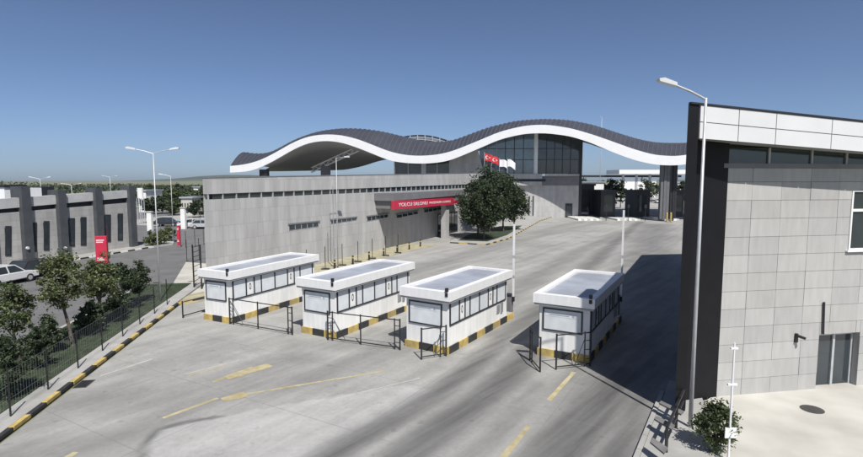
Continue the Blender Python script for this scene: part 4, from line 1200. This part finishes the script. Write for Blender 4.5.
for px, lb in ((666.7,'left yellow bollard at the foot of the canopy column'),(670.6,'right yellow bollard at the foot of the canopy column')):
    p = G(px, 222); t = thing('bollard', lb, 'bollard', p, 0)
    MB().tube([(0,0,0),(0,0,1.7),(0,0,1.85)], [.17,.17,.08]).build('post', 'yellow_paint', t); MB().tube([(0,0,0),(0,0,.06)], .28).build('base', 'black_paint', t)
for px, lb in ((606,'left signal post'),(628,'middle signal post'),(645,'right signal post')):
    p = G(px, 221); t = thing('signal_post', 'thin dark %s on the gate lanes' % lb, 'post', p)
    MB().tube([(0,0,0),(0,0,2.6)], .06).build('pole', 'black_metal', t); MB().box(-.2,.2,-.12,.12,2.5,3.2).build('signal_head', 'black_metal', t)

# far side of the gate: second canopy, low buildings, trees, road
MB().poly([(18,140,-.01),(36,140,-.01),(95,330,-.01),(60,330,-.01)]).build('far_road', 'asphalt')['kind'] = 'structure'
MB().poly([(20,150,-.02),(140,150,-.02),(200,330,-.02),(40,330,-.02)]).build('far_yard', 'paving')['kind'] = 'structure'
t = thing('far_canopy', 'flat white canopy on posts beyond the gate', 'canopy', (at(619,180,190).x, 190, 0))
Lc = at(700,180,190).x - at(619,180,190).x; zt2 = at(650,169.8,190).z; zb2 = at(650,174,190).z
MB().box(0, Lc, 0, 14, zb2, zt2).build('roof', 'fascia_white', t)
MB().box(-14, Lc, 14.2, 15, zb2-1.1, zb2-.3).build('rear_beam', 'dark_clad', t)
for i in range(6): MB().box(2+i*Lc/6, 2.7+i*Lc/6, 2, 2.7, 0, zb2).build('post', 'galv', t)
def low_block(label, x0, x1, yt, Y, m, rows=1, cols=4, rf='roof_membrane', dp=8):
    p = at(x0, 180, Y); wd = (x1-x0)*Y/FPX; top_ = at((x0+x1)/2, yt, Y).z
    t = thing('low_building', label, 'building', (p.x, Y, 0), 0, 'low buildings in the distance')
    MB().box(0, wd, 0, dp, 0, top_-.3).build('wall', m, t); MB().box(-.3, wd+.3, -.3, dp+.3, top_-.3, top_).build('roof', rf, t)
    for c in range(cols):
        for r_ in range(rows):
            zz_ = top_*(.35+.4*r_/max(1,rows)); a = wd*(c+.3)/cols
            f = MB().box(a, a+wd*.4/cols, -.06, 0, zz_, zz_+1.3).build('window', 'dark_frame', t)
            MB().box(a+.1, a+wd*.4/cols-.1, -.09, -.06, zz_+.1, zz_+1.2).build('pane', 'glass_dark', f)
    return t
low_block('low white building just beyond the gate beside the glass hall', 583, 604, 181.5, 150, 'white_wall', cols=3)
low_block('pale long building behind the trees beyond the gate', 618, 656, 180, 240, 'white_wall', 1, 7)
low_block('grey low building seen right of the canopy column', 672, 700, 182, 175, 'stone_clad', 1, 4)
low_block('pale low building among the trees beyond the left road', 180, 191, 197, 118, 'pale_concrete', 1, 4)
low_block('white low building over the treetops beyond the left road', 193, 206, 186.5, 168, 'white_wall', 1, 3)
low_block('small pale house at the left end of the far trees', 137.5, 145, 190, 130, 'white_wall', 1, 2)
for k, (px, yb2, yt, Y, wd, lb) in enumerate(((612,208,177,128,4.5,'dark tree beyond the gate between two dark booths'),(621,205,181,150,5,'rounded tree beyond the gate left of the dark booth'),(646,202,177.5,170,5.5,'tree beyond the gate over the dark booth roof'),
        (580,200,176,170,6,'dark tree beyond the gate by the glass hall corner'),(590,200,179,185,6,'far tree behind the low white building'),(652,200,180,190,5,'far tree left of the canopy column'),(681,202,180,150,4.5,'tree right of the canopy column beyond the gate'),(600,200,180.5,215,7,'distant tree behind the left gate booths'))):
    tree('gate_tree', lb, (at(px,190,Y).x, Y, 0), at(px, yt, Y).z, wd, 60+k, 'leaf_far', .2, 36, 34, .3, 'trees beyond the gate')
# left distance: belt of trees
spots = [(141,188,150,6),(148,184.5,165,9),(156,187.5,150,7),(164,184,170,10),(172,188,150,6),(179,183.5,175,10),(187,186.5,160,7),(196,190.5,150,8),(203,189,125,6),(209,184.5,145,9),(213,186,170,7),(161,195,124,6),(150,197,122,4.5),(173,199,118,4),(199,200,112,5)]
words = ['first','second','third','fourth','fifth','sixth','seventh','eighth','ninth','tenth','eleventh']
for k, (px, yt, Y, wd) in enumerate(spots):
    lb = ('%s tree from the left in the back row of the far left wood' % words[k]) if k < 11 else ['front tree below the pale treetops of the far left wood','front tree behind the pale gatepost at far left','front tree right of the thin lamp post in the far wood','low front tree above the parked cars at far left'][k-11]
    tree('wood_tree', lb, (at(px,190,Y).x, Y, 0), at(px, yt, Y).z, wd, 90+k, ('leaf_far','leaf_mid','leaf_dark')[k%3], .12, 46, 40, .30, 'trees of the far left wood')
rd = random.Random(4)
mb = MB()
for i in range(26000):
    a = rd.uniform(-1.1, .9); Y = rd.uniform(300, 620); x = Y*a
    c = 3.5+2.5*math.sin(x*.05)+2*math.sin(x*.013+2)
    p = Vector((x, Y, rd.uniform(0, max(2.0, c*.8)))); s = rd.uniform(.8,1.8)
    u = Vector((rd.gauss(0,1),rd.gauss(0,1),rd.gauss(0,1))).normalized(); v = u.cross(Vector((rd.gauss(0,1),rd.gauss(0,1),rd.gauss(0,1)))).normalized()
    mb.poly([p-u*s, p+v*s*.6, p+u*s, p-v*s*.6])
tag(mb.build('far_woodland', 'leaf_far'), 'dark band of far woodland along the horizon', 'woodland', kind='stuff')
# planter with shrubs, gateposts, rails beyond the left road
for px, yt, yb2, lb in ((150.5,212,231,'pale square gatepost at the left of the far road junction'),(184,208,229,'pale square gatepost beside the far parked cars')):
    p = G(px, yb2); t = thing('gatepost', lb, 'gatepost', p); h = at(px, yt, p.y).z
    MB().box(-.35,.35,-.3,.3,0,h).build('shaft', 'white_wall', t); MB().box(-.45,.45,-.4,.4,h,h+.12).build('cap', 'pale_concrete', t)
for px, yt, lb in ((140,188,'white water tank on a thin mast behind the pillared building'),):
    t = thing('water_tank', lb, 'tank', (at(px,190,95).x, 95, 0)); z = at(px, 198, 95).z
    MB().tube([(0,0,z),(0,0,at(px,yt,95).z)], .5, 12).build('tank', 'white_wall', t)
    for dx, dy in ((-.4,-.4),(.4,-.4),(.4,.4),(-.4,.4)): MB().bar((dx,dy,0),(dx,dy,z),.1).build('leg', 'galv', t)
for k, (px, py, yt, wd) in enumerate(((153,246,232,2.4),(161,245,230,2.2),(168,242,227,2.4))):
    b, h = base_h(px, py, yt)
    tree('planter_shrub', ['left','middle','right'][k]+' flowering shrub in the kerbed bed beside the left road', b, h, wd, 130+k, 'leaf_light', .05, 36, 40, .11, 'shrubs of the roadside bed', cat='bush')
pp = [G(*q) for q in ((147,248),(173,245),(176,240),(150,242))]
MB().slab([p[:2] for p in pp], -.05, .12).build('planting_bed', 'paving')['kind'] = 'structure'
mesh_fence('black rail fence across the far end of the road by the stone wall', [G(186,248), G(212,243)], 2.0, bay=1.6, wires=5)
mesh_fence('nearer black rail fence at the corner of the stone wall', [G(187,262), G(211,258)], 2.2, bay=1.5, wires=6)
t = thing('utility_mast', 'dark lattice mast at the near corner of the stone wall', 'mast', G(198, 289)); h = 3.3
for dx in (-.28,.28): MB().bar((dx,0,0),(dx,0,h),.08).build('upright', 'black_metal', t)
q = MB()
for i in range(9): q.bar((-.28,0,.2+i*.36),(.28,0,.2+(i+1)*.34),.04)
q.build('bracing', 'black_metal', t)
# pale side yard between the road and the stone wall
MB().poly([(*G(*q)[:2],.006) for q in ((206,299),(212,291),(211,264),(186,262),(163,300),(179,304.5))]).build('side_yard', 'pale_concrete')['kind'] = 'structure'
MB().poly([(-25,83,-.012),(-60,95,-.012),(-60,118,-.012),(-15,118,-.012)]).build('car_park', 'paving')['kind'] = 'structure'
# hills on the horizon
def hill(pts, Y, dp):
    P = smooth_prof(pts, pts[0][0], pts[-1][0], 60, 1); rd2 = random.Random(8)
    front = []; crest = []; backr = []
    for x, y in P:
        c = at(x, y+rd2.uniform(-.25,.25), Y); crest.append(c); front.append((c.x*.93, c.y-dp, -2)); backr.append((c.x*1.05, c.y+dp, -2))
    o = MB().grid([front, [tuple(Vector(f).lerp(c,.55)) for f, c in zip(front, crest)], crest, backr]).build('hills', 'hill', smooth=True); o['kind'] = 'structure'
hill([(-300,181),(0,182.5),(60,182),(120,181.5),(160,180),(185,177.5),(205,175.5),(230,174.5),(280,176),(350,179),(450,181),(520,181.5),(600,180.5),(700,179.5),(900,178),(1200,181)], 4200, 700)
# air
hz = MB().box(-3900, 3900, -60, 5600, -3, 260)
hm = bpy.data.materials.new('haze'); hm.use_nodes = True; hn = hm.node_tree; hn.nodes.remove(hn.nodes['Principled BSDF'])
pv = hn.nodes.new('ShaderNodeVolumePrincipled'); pv.inputs['Color'].default_value = (.72,.85,1,1); pv.inputs['Density'].default_value = .00007; pv.inputs['Anisotropy'].default_value = .2
hn.links.new(pv.outputs[0], hn.nodes['Material Output'].inputs['Volume'])
M['haze'] = hm
tag(hz.build('haze', 'haze'), 'thin bluish air over the whole place', 'haze', kind='stuff')
